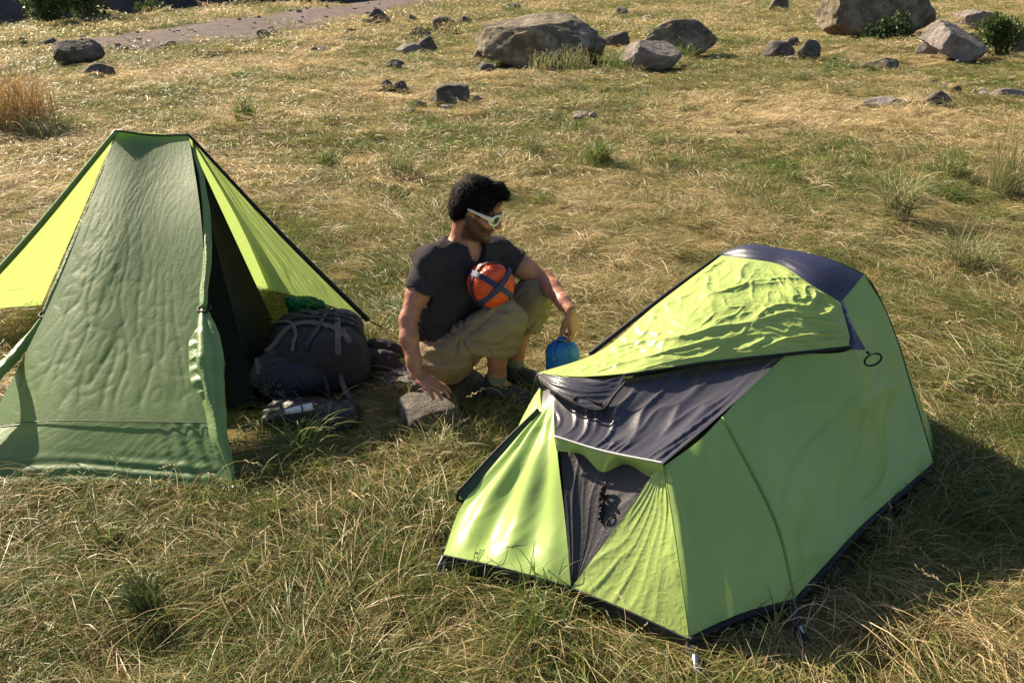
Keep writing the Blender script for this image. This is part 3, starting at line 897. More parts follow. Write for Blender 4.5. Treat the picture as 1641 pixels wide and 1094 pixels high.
panel('rear_wing', [IL, IL * .5 + WL * .5 + np.array([0, 0, .02]), WL], [PL, PL + np.array([-.012, 0, -.005])],
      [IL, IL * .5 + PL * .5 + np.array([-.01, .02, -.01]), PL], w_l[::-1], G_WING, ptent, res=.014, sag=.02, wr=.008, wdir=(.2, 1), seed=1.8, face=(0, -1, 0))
tube('wing_binding', catmull(w_l, 40), [.012, .016, .018], G_ROLL, ptent, 6)
# back panel (closes the tent behind)
bk0 = np.array([-2.0, 4.55, .05]); bk1 = np.array([-1.3, 4.55, .05])
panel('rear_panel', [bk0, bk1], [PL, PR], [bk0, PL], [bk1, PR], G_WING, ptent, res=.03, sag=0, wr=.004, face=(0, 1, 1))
# rolled doors
def wob(P, n, amp, sc, seed):
    P = catmull(P, n); t = np.linspace(0, 1, n)
    return P + amp * np.stack([pnoise(t * sc, seed, 1), pnoise(t * sc, seed, 2), pnoise(t * sc, seed, 3)], -1)
def roll(name, P, R, seed, mat=G_ROLL, n=90, nn=26, lob=.25):
    P = wob(P, n, .008, 6, seed)
    o = tube(name, P, np.interp(np.linspace(0, 1, n), np.linspace(0, 1, len(R)), R), mat, ptent, nn, True)
    me = o.data; c = np.empty(len(me.vertices) * 3); me.vertices.foreach_get('co', c); c = c.reshape(-1, 3)
    off = np.array(ptent.location)
    ring = np.repeat(np.arange(n), nn)
    cen = (P - off)[ring]
    d = c - cen
    th = np.tile(np.linspace(0, 2*pi, nn, endpoint=False), n); t = ring / n
    k = 1 + lob * np.sin(th * 3 + t * 3 + seed) + .26 * pnoise(np.cos(th) * 1.8, np.sin(th) * 1.8, t * 4 + seed) + .08 * (ridged(np.cos(th) * 2.6, np.sin(th) * 2.6, t * 11 + seed) - .5)
    me.vertices.foreach_set('co', (cen + d * k[:, None]).ravel()); me.update()
    return o
e1 = np.array([.012, -.02, .006])
roll('door_roll', [PR + np.array([.014, .01, -.03]), np.array([.012, .03, -.01]) + np.array((-1.339, 3.568, 0.741)), TR + np.array([.0, -.03, .005])], [.006, .011, .016, .014], 3.0)
roll('door_skirt', [TR + np.array([0, -.03, -.005]), np.array((-1.191, 3.030, 0.366)), np.array((-1.146, 2.894, 0.272)), np.array((-1.076, 2.723, 0.153)), BR + np.array([.004, 0, .0])], [.012, .036, .046, .036, .026, .022, .008], 9.0, lob=.34)
fl_ = [np.array((-1.233, 3.137, 0.440)), np.array((-1.251, 2.984, 0.334)), np.array((-1.227, 2.912, 0.284)), np.array((-1.139, 2.829, 0.226))]
panel('door_fold', [fl_[0], np.array((-1.266, 3.077, 0.399)), fl_[1], fl_[2], fl_[3]], [np.array((-1.216, 3.149, 0.449)), np.array((-1.161, 2.984, 0.334)), np.array((-1.113, 2.818, 0.219))],
      [fl_[0], np.array((-1.216, 3.149, 0.449))], [fl_[3], np.array((-1.113, 2.818, 0.219))], G_ROLL, ptent, res=.006, sag=.02, wr=.016, wdir=(.5, .8), wscale=16, wstretch=2, seed=4.4, face=(0, -1, 1))
TLr = TL + np.array([-.012, .05, -.065])
roll('door_roll', [PL + np.array([-.012, .01, -.03]), PL * .5 + TLr * .5 + np.array([-.01, .03, -.02]), TLr], [.006, .010, .013, .012], 13.0)
roll('door_skirt', [TLr + np.array([0, 0, -.005]), np.array([-.03, .05, -.085]) + np.array((-1.964, 3.077, 0.399)), np.array((-1.981, 2.939, 0.302)), np.array((-2.031, 2.744, 0.167))], [.010, .020, .024, .018], 19.0)
for T_ in (TR + np.array([0, -.03, 0]), TLr):
    a = np.linspace(0, 2*pi, 20, endpoint=False)
    tube('tie_loop', T_ + .024 * np.stack([np.cos(a), np.sin(a), .25 * np.sin(a)], -1), .006, BLK, ptent, 6, closed=True)
# inner mesh tent
apL = PL + np.array([.03, .02, -.03]); apR = PR + np.array([-.012, .02, -.03])
inn = [np.array([-2.0, 3.2, .02]), np.array([-1.08, 3.2, .02]), np.array((-1.225, 4.069, 0.020)), np.array([-2.1, 4.15, .02])]
for nm, a, b, c, d in (('inner_wall', inn[1], inn[2], apR, apR), ('inner_wall', inn[3], inn[0], apL, apL), ('inner_wall', inn[2], inn[3], apR, apL), ('inner_wall', inn[0], inn[1], apL, apR)):
    panel(nm, [a, b], [c, d if np.abs(d - c).sum() > 0 else c + (b - a) * .01], [a, c], [b, d if np.abs(d - c).sum() > 0 else c + (b - a) * .01], MESHK, ptent, res=.03, sag=-.02, wr=.006)
panel('inner_floor', [inn[0], inn[1]], [inn[3], inn[2]], [inn[0], inn[3]], [inn[1], inn[2]], MESHK, ptent, res=.06, wr=.004)
# guy line + pegs
peg = (-0.624, 4.066, 0.000)
tube('guy_line', [WR, WR * .4 + np.array(peg) * .6 + np.array([0, 0, -.005]), np.array(peg)], .0035, BLK, ptent, 6)
tube('guy_line', [WL, WL + np.array([-.3, .1, -.06])], .0035, BLK, ptent, 6)
for P_ in (BR, np.array(peg)):
    tube('tent_peg', [P_ + np.array([.012, -.02, .012]), P_ + np.array([.004, .015, -.09])], .004, STEEL, ptent, 8)
a = np.linspace(0, 2*pi, 18, endpoint=False)
tube('peg_ring', BR + np.array([.010, -.016, -.004]) + .013 * np.stack([np.cos(a), .3 * np.sin(a), np.sin(a)], -1), .003, STEEL, ptent, 6, closed=True)
tube('pole', [PL * .5 + PR * .5 + np.array([-.12, .03, -.05]), np.array([-1.8, 4.03, 0])], .008, STEEL, ptent, 8)
tube('pole', [PL * .5 + PR * .5 + np.array([.12, .03, -.05]), np.array([-1.5, 4.03, 0])], .008, STEEL, ptent, 8)

# ================================================================== HOOP TENT (right)
LIME = fabric('lime_polyester', (.35, .49, .14), (.31, .45, .12), trans=.08, rough=.42, spec=.45, bump=.08, bscale=60, crinkle=.0, tcol=(.25, .36, .08))
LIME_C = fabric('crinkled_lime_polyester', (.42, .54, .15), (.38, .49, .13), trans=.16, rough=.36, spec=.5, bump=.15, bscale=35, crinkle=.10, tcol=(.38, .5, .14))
SLATE = fabric('slate_polyester', (.046, .043, .060), (.038, .036, .050), trans=.03, rough=.36, spec=.65, bump=.15, bscale=45)
SLATE_M = fabric('dark_vent_mesh', (.05, .046, .052), (.04, .037, .042), trans=.05, rough=.55, spec=.35, bump=.2, bscale=70, crinkle=.08)
NAVY = fabric('navy_polyester', (.022, .026, .062), (.018, .021, .05), trans=.02, rough=.4, spec=.5, bump=.2, bscale=40)
SHEET = fabric('groundsheet', (.032, .030, .036), (.022, .021, .026), trans=0, rough=.45, spec=.5, bump=.4, bscale=25)
PIPE = fabric('white_piping', (.62, .60, .62), (.52, .5, .53), trans=0, rough=.5)

ht_ = empty('hoop_tent', (.7, 2.6, 0), 'low lime green and dark grey one-man hoop tent in the foreground', 'tent')
D = np.array((-0.215, 2.156, 0.060)); TB = np.array((0.175, 2.011, 0.055)); A = np.array((0.487, 1.803, 0.050)); B = np.array((0.825, 1.957, 0.050)); C = np.array((1.569, 2.706, 0.040))
P0 = np.array((0.144, 2.550, 0.400)); V1 = np.array((0.446, 2.136, 0.400)); T = np.array((0.654, 2.330, 0.455)); Q = np.array((0.933, 2.642, 0.520))
FR = np.array((1.173, 2.681, 0.535)); FR2 = np.array((1.180, 2.857, 0.628))
hoop = [C, np.array([1.495, 2.849, .295]), np.array([1.425, 2.899, .477]), np.array([1.373, 2.935, .587]), np.array([1.304, 2.984, .693]), np.array([1.197, 3.06, .728]),
        np.array([1.06, 3.156, .735]), np.array([.918, 3.256, .72]), np.array([.858, 3.30, .68]), np.array([.73, 3.39, .50]), np.array([.65, 3.45, .22]), np.array([.62, 3.47, .03])]
h_tr, h_tl = hoop[4], hoop[8]
# big right side panel: bottom B->C, top T..Q..FR..FR2..h_tr
side_top = [T, Q, FR, FR2, h_tr]
panel('side_panel', [B, B * .5 + C * .5 + np.array([-.012, .012, .0]), C], side_top, [B, B * .62 + T * .38 + np.array([.022, -.014, .026]), B * .28 + T * .72 + np.array([.014, -.01, .012]), T], hoop[:5],
      LIME, ht_, res=.010, sag=-.02, wr=.010, wdir=(.86, .5), wstretch=6, wscale=5, seed=3.3, hard=.3, face=(.6, -.8, .4), pin=16,
      extra=lambda u, v, a, b: np.minimum(1, 9 * np.minimum(np.minimum(u, 1 - u), np.minimum(v, 1 - v))) * (.010 * np.clip(ridged(a * .9 - b * .5 + 3.2, b * 2.6 + a * 1.1, 2.2), 0, 1) ** 3 - .007 * np.clip(ridged(a * 1.3 + 1, b * 3.1 - a * 2.2 + .4 * pnoise(a * 3, b * 3, 1), 6.2), 0, 1) ** 5))
panel('corner_panel', [A, A * .5 + B * .5 + np.array([-.005, .01, .004]), B], [V1, V1 * .5 + T * .5 + np.array([.01, -.01, .004]), T], [A, A * .5 + V1 * .5 + np.array([.0, -.006, .01]), V1],
      [B, B * .62 + T * .38 + np.array([.022, -.014, .026]), B * .28 + T * .72 + np.array([.014, -.01, .012]), T], LIME, ht_, res=.009, sag=.014, wr=.006, wdir=(.1, 1), wstretch=6, wscale=9, seed=7.3, hard=.3, face=(.6, -.8, .4), pin=16,
      extra=lambda u, v, a, b: .010 * np.exp(-((u - .05) / .05) ** 2) * np.minimum(1, 8 * np.minimum(v, 1 - v)) - .008 * np.exp(-((u - .2) / .09) ** 2) * np.sin(pi * v))
# front right lit triangle
VR = np.array((0.412, 2.116, 0.370)); VL = np.array((0.142, 2.311, 0.345))
VR = V1 * .92 + VR * .08
panel('end_panel', [TB, TB * .5 + A * .5 + np.array([0, 0, .006]), A], [VR + np.array([-.02, .004, -.012]), V1], [TB, TB * .5 + VR * .5 + np.array([-.006, .006, -.01]), VR + np.array([-.02, .004, -.012])], [A, A * .5 + V1 * .5 + np.array([.0, -.006, .01]), V1],
      LIME_C, ht_, res=.006, sag=-.01, wr=.007, wdir=(.25, .97), wstretch=3.5, wscale=11, seed=5.7, hard=.7, face=(-.4, -.9, .5), pin=18)
# left lit panel
E0 = np.array((-0.163, 2.380, 0.100)); E1 = np.array((-0.030, 2.467, 0.240)); E2 = np.array((0.096, 2.536, 0.360))
panel('end_panel', [D, D * .5 + TB * .5 + np.array([0, 0, .008]), TB], [E2, P0], [D, E0, E1, E2], [TB, TB * .55 + VL * .45 + np.array([.004, .0, -.012]), VL + np.array([0, 0, 0]), P0],
      LIME, ht_, res=.008, sag=-.015, wr=.006, wdir=(.55, .84), wstretch=7, wscale=9, seed=9.9, hard=.4, face=(-.6, -.7, .5), pin=14,
      extra=lambda u, v, a, b: .014 * np.sin((u * 1.0 - v * .35) * 17) * np.minimum(1, 6 * np.minimum(v, 1 - v)) * np.minimum(1, 6 * np.minimum(u, 1 - u)) * (1 - .4 * u))
# vent mesh triangle, slightly recessed
rc = np.array([.012, .022, -.008])
panel('vent_mesh', [TB + rc * .2, TB + rc * .2 + np.array([.006, -.003, 0])], [P0 + rc, P0 * .5 + V1 * .5 + rc, V1 + rc], [TB + rc * .2, VL + rc, P0 + rc], [TB + rc * .2 + np.array([.006, -.003, 0]), V1 + rc],
      SLATE_M, ht_, res=.008, sag=-.01, wr=.006, wdir=(.2, 1), wstretch=3, wscale=10, seed=2.9, hard=.5, face=(-.4, -.9, .3), pin=20)
# slate roof of the foot end
K0 = np.array((0.377, 2.570, 0.470)); N0 = np.array((0.138, 2.345, 0.368)); N1 = V1
ro = np.array([-.004, -.008, .012])
panel('roof_panel', [N0 + ro, N0 * .6 + N1 * .4 + np.array([.008, -.02, .006]), N1 + ro], [P0 + np.array([.01, .09, .04]), K0, np.array((0.655, 2.610, 0.500)), Q],
      [N0 + ro, P0 + ro * .5, P0 + np.array([.01, .09, .04])], [N1 + ro, T + np.array([-.004, .004, .006]), Q], SLATE, ht_, res=.008, sag=-.006, wr=.012, wdir=(.15, 1), wstretch=6, wscale=10, seed=12.2, hard=.65, face=(-.3, -.5, .8), pin=16)
# hood strip below the roof panel with white piping
hood_top = [N0 + ro * 1.5, N0 * .6 + N1 * .4 + np.array([.008, -.02, .006]) + ro * .5, N1 + ro * 1.5]
hood_bot = [np.array((0.140, 2.306, 0.348)), np.array((0.217, 2.285, 0.347)), np.array((0.278, 2.220, 0.325)), np.array((0.343, 2.231, 0.345)), np.array((0.418, 2.147, 0.350)), V1 + np.array([-.004, -.012, -.02])]
panel('vent_hood', hood_bot, hood_top, [hood_bot[0], hood_top[0]], [hood_bot[-1], hood_top[-1]], LIME, ht_, res=.006, sag=.004, wr=.005, wscale=14, seed=.4, face=(-.3, -.9, .3), pin=12)
tube('piping', catmull(np.array(hood_top) + np.array([0, -.004, .002]), 40), .0032, PIPE, ht_, 6)
# navy crest by the hoop
cr_low = [h_tl + np.array([-.015, -.03, -.008]), np.array((0.918, 3.148, 0.698)), np.array((1.008, 3.082, 0.700)), np.array((1.090, 2.920, 0.674)), FR2]
panel('crest_panel', cr_low, hoop[4:9][::-1], [cr_low[0], h_tl], [FR2, h_tr], NAVY, ht_, res=.010, sag=.012, wr=.008, wscale=12, seed=6.6, face=(0, -.5, .8), pin=12)
wedge_ = [FR2, np.array((1.175, 2.762, 0.585)), FR]
panel('crest_strap', [FR2 + np.array([0, -.004, .006]), np.array((1.162, 2.751, 0.585)), np.array((1.161, 2.654, 0.538))], [FR2 + np.array([.012, 0, .006]), np.array((1.192, 2.738, 0.586)), np.array((1.213, 2.655, 0.535))],
      [FR2 + np.array([0, -.004, .006]), FR2 + np.array([.012, 0, .006])], [np.array((1.161, 2.654, 0.538)), np.array((1.213, 2.655, 0.535))], NAVY, ht_, res=.008, wr=.002, face=(.3, -.8, .6))
# crinkled door flap thrown over the top
tip = np.array((0.087, 2.690, 0.430)); lf1 = np.array((0.287, 2.749, 0.475)); lf2 = np.array((0.535, 2.941, 0.590))
up = np.array([-.006, -.012, .016])
fl_bot = [tip, np.array((0.234, 2.615, 0.455)), K0 + up + np.array([0, 0, .008]), np.array((0.651, 2.593, 0.515)) + up * .6, Q + up, FR + up * .5]
panel('door_flap', fl_bot, [c_ + np.array([-.002, -.006, .004]) for c_ in cr_low], [tip, lf1, lf2, cr_low[0]], [FR + up * .5, np.array((1.170, 2.746, 0.592)), FR2 + np.array([-.002, -.006, .004])],
      LIME_C, ht_, res=.0055, sag=.010, wr=.006, wdir=(.75, -.66), wstretch=2.6, wscale=9.5, seed=15.5, hard=.55, face=(-.3, -.5, .8), pin=22,
      extra=lambda u, v, a, b: np.minimum(1, 14 * np.minimum(np.minimum(u, 1 - u), np.minimum(v, 1 - v))) * (
        .010 * np.clip(ridged(a * 2.6 + .7 * pnoise(a * 3, b * 3, 2), b * 4 - a * 1.5 + .7 * pnoise(a * 4, b * 4, 7), 1.1), 0, 1) ** 3
        + .0042 * np.clip(ridged(a * 7 + b * 5 + 3, b * 8 - a * 3 + pnoise(a * 6, b * 6, 3), 5.2), 0, 1) ** 2.5 + .0022 * np.abs(pnoise(a * 21, b * 17, 6.1))))
tube('flap_binding', catmull(np.array(fl_bot[2:]) + np.array([0, -.004, -.004]), 60), .006, BLK, ht_, 6)
tube('flap_binding', catmull(np.array([lf1, lf2, cr_low[0]]) + np.array([-.008, .01, -.002]), 40), [.010, .009, .005], BLK, ht_, 6)
# rolled nose of the flap: curled slate edge with a buckle flap
ns = [tip + np.array([.0, .0, -.002]), np.array((0.175, 2.526, 0.478)), np.array((0.290, 2.427, 0.465)), np.array((0.339, 2.464, 0.487)), K0 + np.array([.02, 0, .01])]
panel('flap_edge', [np.array((0.094, 2.639, 0.436)), np.array((0.150, 2.509, 0.450)), np.array((0.221, 2.440, 0.440)), np.array((0.283, 2.411, 0.440))], [tip + np.array([0, 0, .004]), np.array((0.176, 2.556, 0.482)), np.array((0.266, 2.513, 0.485)), K0 + up + np.array([.005, -.01, .006])],
      [np.array((0.094, 2.639, 0.436)), tip + np.array([0, 0, .004])], [np.array((0.283, 2.411, 0.440)), np.array((0.335, 2.471, 0.465)), K0 + up + np.array([.005, -.01, .006])], SLATE, ht_, res=.006, sag=.008, wr=.010, wscale=16, seed=21, hard=.6, face=(-.2, -.8, .6), pin=20)
tube('flap_binding', catmull([np.array((0.094, 2.634, 0.436)), np.array((0.149, 2.500, 0.450)), np.array((0.221, 2.432, 0.440)), np.array((0.283, 2.402, 0.440)), np.array((0.334, 2.462, 0.465)), np.array((0.372, 2.493, 0.495))], 50), .0045, BLK, ht_, 6)
tube('flap_strap', catmull([np.array((0.151, 2.534, 0.460)), np.array((0.214, 2.481, 0.455)), np.array((0.290, 2.422, 0.450))], 16), .004, BLK, ht_, 6)
tube('flap_strap', catmull([np.array((0.198, 2.456, 0.450)), np.array((0.237, 2.492, 0.463)), np.array((0.266, 2.502, 0.472))], 12), .004, BLK, ht_, 6)
# curl of the nose (lime lining inside a dark rim)
ar = np.linspace(-.3, pi + .9, 22)
cc = np.array((0.112, 2.652, 0.415))
prof = np.stack([-.030 * np.cos(ar) * 0 + 0 * ar, ar * 0, ar * 0], -1)
arc = cc + np.stack([-.026 * np.sin(ar), .02 * np.sin(ar), .026 * np.cos(ar)], -1)
ext = np.array([.085, -.02, .004])
panel('flap_lining', arc, arc + ext, [arc[0], arc[0] + ext], [arc[-1], arc[-1] + ext], LIME, ht_, res=.006, wr=.003, face=(1, 0, .2))
tube('flap_binding', arc, .007, SLATE, ht_, 6)
# dark strip of the rolled far door seen beyond the left panel
s0 = [np.array((-0.184, 2.412, 0.120)), np.array((-0.043, 2.491, 0.250)), np.array((0.088, 2.539, 0.370))]
s1 = [np.array((-0.158, 2.387, 0.095)), np.array((-0.026, 2.468, 0.235)), np.array((0.100, 2.536, 0.355))]
panel('door_strip', s1, s0, [s1[0], s0[0]], [s1[-1], s0[-1]], TRIM, ht_, res=.008, wr=.003, face=(-.7, -.5, .5))
tube('strip_binding', catmull(s0, 24), .005, BLK, ht_, 6)
ribbon('velcro_tab', [np.array((-0.148, 2.413, 0.117)) , np.array((-0.090, 2.450, 0.172))], .022, (-.5, -.6, .6), BLK, ht_, .004)
tube('hood_loop', [s0[0], np.array((-0.185, 2.416, 0.090)), s1[0]], .006, BLK, ht_, 6)
# far side, closed behind
FT = hoop[-1]
panel('far_panel', [np.array([-.10, 2.52, .05]), np.array([.30, 3.02, .05]), FT], [E2, tip + np.array([.03, .02, -.03]), lf1 + np.array([.0, .02, -.02]), lf2 + np.array([0, .02, -.02]), h_tl], [np.array([-.10, 2.52, .05]), E1 + np.array([.01, .01, 0]), E2], hoop[8:][::-1],
      LIME, ht_, res=.02, wr=.006, face=(-.7, .7, .3))
G1 = np.array([1.70, 3.06, .03]); G2 = np.array([.98, 3.72, .03])
panel('far_panel', [C, G1, G2, FT], hoop[2:10], [C, hoop[1], hoop[2]], [FT, hoop[10], hoop[9]], LIME, ht_, res=.02, wr=.006, face=(.6, .8, .3))
panel('gusset', [E2, P0], [tip + np.array([.03, .02, -.03]), P0 + np.array([.01, .09, .04])], [E2, tip + np.array([.03, .02, -.03])], [P0, P0 + np.array([.01, .09, .04])], SLATE, ht_, res=.02, wr=.003)
panel('gusset', [tip + np.array([.03, .02, -.03]), lf1 + np.array([.0, .02, -.02]), lf2 + np.array([0, .02, -.02]), h_tl], [P0 + np.array([.01, .09, .04]), K0 + np.array([0, .03, .0]), lf2 * .4 + Q * .6 + np.array([0, .05, -.02]), h_tl * .5 + h_tr * .5 + np.array([-.02, -.05, -.05])],
      [tip + np.array([.03, .02, -.03]), P0 + np.array([.01, .09, .04])], [h_tl, h_tl * .5 + h_tr * .5 + np.array([-.02, -.05, -.05])], SLATE, ht_, res=.03, wr=.003)
SEAM_SHADE = fabric('lime_seam_and_shade', (.20, .30, .07), (.17, .26, .06), trans=0, rough=.6)  # darker lime, for the corner seam and the painted pole shade
tube('pole_shade_line', catmull([B, B * .62 + T * .38 + np.array([.024, -.016, .028]), B * .28 + T * .72 + np.array([.016, -.012, .014]), T], 40), .004, SEAM_SHADE, ht_, 6)  # dark line painting the shade of the foot pole behind the fabric
tube('corner_seam', catmull([A, A * .5 + V1 * .5 + np.array([.0, -.006, .01]), V1], 30), .003, SEAM_SHADE, ht_, 6)
# groundsheet: bathtub band below the fly and floor
gl = np.array([0.02, .03, -.005])
edge = [D, D * .5 + TB * .5, TB, TB * .5 + A * .5, A]
low = [np.array([p[0] * .985 + .005, p[1] - .012, -.015]) for p in edge]
panel('groundsheet', low, [e + np.array([.002, .006, -.002]) for e in edge], [low[0], edge[0]], [low[-1], edge[-1]], SHEET, ht_, res=.012, wr=.010, wscale=12, face=(-.4, -.9, .1), pin=30)
edge2 = [A, B, C]; low2 = [np.array([p[0] - .03, p[1] + .03, -.01]) for p in edge2]
panel('groundsheet', low2, [e + np.array([-.008, .008, -.004]) for e in edge2], [low2[0], edge2[0]], [low2[-1], edge2[-1]], SHEET, ht_, res=.014, wr=.004, face=(.6, -.8, .1))
tube('fly_hem', catmull([D, D * .5 + TB * .5 + np.array([0, 0, .008]), TB], 30), .0045, BLK, ht_, 6)
tube('fly_hem', catmull([TB, TB * .5 + A * .5 + np.array([0, 0, .006]), A], 30), .0045, BLK, ht_, 6)
tube('fly_hem', catmull([A, A * .5 + B * .5 + np.array([-.005, .01, .004]), B], 30), .011, BLK, ht_, 6)
tube('fly_hem', catmull([B, B * .5 + C * .5 + np.array([-.012, .012, .0]), C], 30), .011, BLK, ht_, 6)
panel('tent_floor', [low[0] + gl, low[-1] + gl], [FT, C], [low[0] + gl, FT], [low[-1] + gl, C], SHEET, ht_, res=.06, wr=.003)
tube('pole', catmull([h + np.array([.006, .008, -.008]) for h in hoop], 60), .0045, BLK, ht_, 8)
# unseen inner shell, added to block sun coming through and darken the side panel
BLOCKER = fabric('sun_blocker_cloth', (.20, .20, .17), (.17, .17, .145), trans=.15, rough=.8, spec=.2)
hc0 = np.array([1.09, 3.13, 0.0]); fc0 = np.array([.36, 2.27, 0.0])
arch_h = [hc0 + (np.array(h) - hc0) * [.78, .78, .80] + np.array([-.05, -.06, 0]) for h in hoop]
foot_ = [B, B * .5 + T * .5 + np.array([.03, -.02, .03]), T, T * .5 + P0 * .5 + np.array([0, .03, .03]), P0, E2 * .5 + E0 * .5, np.array([-.10, 2.52, .05])]
arch_f = [fc0 + (np.array(h) - fc0) * [.72, .72, .78] + np.array([.04, .05, 0]) for h in foot_]
panel('inner_sun_blocker', arch_f, arch_h, [arch_f[0], arch_h[0]], [arch_f[-1], arch_h[-1]], BLOCKER, ht_, res=.03, wr=.004, sag=0)
# straps, pegs, ring, cord
a_ = A + np.array([.0, -.012, -.005])
ribbon('corner_strap', [a_, a_ + np.array([.012, -.06, -.01]), a_ + np.array([.018, -.12, -.03])], .024, (0, -.5, 1), BLK, ht_, .004)
tube('tent_peg', [np.array((0.485, 1.731, 0.070)), np.array((0.490, 1.677, -0.000))], .007, STEEL, ht_, 8)
tube('guy_line', [A + np.array([-.008, -.005, 0]), np.array((0.468, 1.695, 0.010))], .003, BLK, ht_, 6)
ribbon('corner_strap', catmull([B + np.array([.0, 0, -.002]), np.array((0.805, 1.896, 0.045)), np.array((0.807, 1.850, 0.030)), np.array((0.823, 1.826, 0.010))], 14), .030, (.3, -1, .6), BLK, ht_, .006)
tube('tent_peg', [np.array((0.808, 1.860, 0.050)), np.array((0.837, 1.842, -0.010))], .004, STEEL, ht_, 8)
ribbon('corner_strap', [D + np.array([.004, -.004, -.004]), np.array((-0.234, 2.139, 0.020))], .025, (-.3, -.6, .7), SHEET, ht_, .004)
tube('guy_line', [D, np.array((-0.246, 2.125, 0.000))], .003, PIPE, ht_, 6)
tube('guy_line', [D + np.array([.012, -.004, -.008]), np.array((-0.226, 2.117, 0.000))], .003, PIPE, ht_, 6)
a = np.linspace(0, 2*pi, 26, endpoint=False)
rc_ = np.array((1.242, 2.654, 0.500))
tube('cord_ring', rc_ + np.stack([.027 * np.cos(a), -.014 * np.sin(a), .030 * np.sin(a)], -1), .0035, BLK, ht_, 6, closed=True)
tube('cord_ring', [np.array((1.211, 2.650, 0.535)), np.array((1.222, 2.652, 0.525))], .005, BLK, ht_, 6)
r_ = np.random.default_rng(4)
cb = np.array((0.276, 2.193, 0.300)); ce = np.array((0.266, 2.127, 0.210))
t_ = np.linspace(0, 1, 120)
cord = cb + (ce - cb) * t_[:, None] + np.stack([.008 * np.sin(t_ * 60), -.012 + .008 * np.cos(t_ * 47), .012 * np.sin(t_ * 71)], -1) * (1 - .4 * t_)[:, None]
tube('guy_cord', cord, .0038, BLK, ht_, 6)
lp = np.array((0.260, 2.170, 0.225)); a = np.linspace(0, 2*pi, 22, endpoint=False)
tube('guy_cord', lp + np.stack([.014 * np.cos(a), -.008 + .004 * np.sin(a), .016 * np.sin(a)], -1), .0025, BLK, ht_, 6, closed=True)
lp = np.array((0.302, 2.111, 0.215))
tube('guy_cord', lp + np.stack([.018 * np.cos(a), -.006 + .004 * np.sin(a), .022 * np.sin(a)], -1), .0025, BLK, ht_, 6, closed=True)

# ================================================================== PERSON
def skin_mat():
    m, n, out = M('tanned_skin')
    L = n.links.new
    tc = nd(n, 'ShaderNodeTexCoord')
    nz = nd(n, 'ShaderNodeTexNoise', i_Scale=25.0, i_Detail=5.0); L(tc.outputs['Object'], nz.inputs['Vector'])
    cr = ramp(n, [(.3, (.32, .135, .085)), (.7, (.45, .20, .135))], nz.outputs[0])
    be = nd(n, 'ShaderNodeAttribute', attribute_name='beard')
    n2 = nd(n, 'ShaderNodeTexNoise', i_Scale=220.0, i_Detail=3.0); L(tc.outputs['Object'], n2.inputs['Vector'])
    mu = nd(n, 'ShaderNodeMath', operation='MULTIPLY'); L(be.outputs['Fac'], mu.inputs[0])
    mr = nd(n, 'ShaderNodeMapRange', i_From_Min=.3, i_From_Max=.65, i_To_Min=.8, i_To_Max=1.0); L(n2.outputs[0], mr.inputs['Value']); L(mr.outputs[0], mu.inputs[1])
    mx = nd(n, 'ShaderNodeMix', data_type='RGBA'); mx.inputs[7].default_value = (.022, .015, .011, 1)
    L(mu.outputs[0], mx.inputs[0]); L(cr.outputs[0], mx.inputs[6])
    pb = nd(n, 'ShaderNodeBsdfPrincipled', i_Roughness=.5)
    pb.inputs['Subsurface Weight'].default_value = .12
    pb.inputs['Subsurface Radius'].default_value = (.01, .004, .002)
    pb.inputs['Specular IOR Level'].default_value = .4
    L(mx.outputs[2], pb.inputs['Base Color'])
    bp = nd(n, 'ShaderNodeBump', i_Strength=.15, i_Distance=.003); L(n2.outputs[0], bp.inputs['Height']); L(bp.outputs[0], pb.inputs['Normal'])
    L(pb.outputs[0], out.inputs[0])
    return m
SKIN = skin_mat()
SHIRT = fabric('charcoal_cotton', (.042, .036, .042), (.032, .028, .034), trans=0, rough=.9, spec=.12, bump=.25, bscale=90)
SHORTS = fabric('khaki_cotton', (.27, .20, .125), (.22, .16, .10), trans=0, rough=.85, spec=.2, bump=.3, bscale=80, sheen=0)
HAIR = plain('black_hair', (.007, .005, .005), .75, 0.0, .12)
SOCK = fabric('grey_sock', (.22, .21, .21), (.17, .16, .16), trans=0, rough=.9, spec=.1, bump=.5, bscale=150)
SHOE = fabric('dark_shoe', (.04, .037, .038), (.028, .026, .028), trans=0, rough=.7, bump=.4, bscale=70)
SOLE = plain('grey_sole', (.16, .15, .15), .8)
WHITE = plain('white_plastic', (.72, .71, .70), .3)
LENS = plain('dark_lens', (.012, .013, .016), .06)

person = empty('person', (-.2, 3.3, 0), 'man in dark t-shirt, khaki shorts and white sunglasses crouching between the tents', 'person')
v3 = lambda *a: np.array(a, float)
def unit(v): v = np.asarray(v, float); return v / np.linalg.norm(v)
# ---- joints
pe = v3(-.275, 3.37, .205); nb = v3(-.205, 3.385, .70)
Rs = v3(-.322, 3.29, .638); Ls = v3(-.068, 3.475, .612)
Re = np.array((-0.421, 3.190, 0.427)); Rw = np.array((-0.387, 3.090, 0.228))
Le = np.array((0.137, 3.440, 0.511)); Lw = np.array((0.237, 3.220, 0.455))
Rh = v3(-.29, 3.285, .215); Rk = v3(-.018, 3.195, .425); Ra = v3(-.072, 3.30, .085)
Lh = v3(-.24, 3.46, .21); Lk = v3(.098, 3.43, .435); La = v3(.0, 3.455, .075)
# ---- head frame
hf = unit((.93, -.16, -.33)); hl = unit(np.cross((0, 0, 1), hf)); hu = np.cross(hf, hl)
hc = np.array((-0.142, 3.360, 0.846))
HM = np.stack([hf, hl, hu], 1)
hp = lambda f, l, u: hc + hf * f + hl * l + hu * u

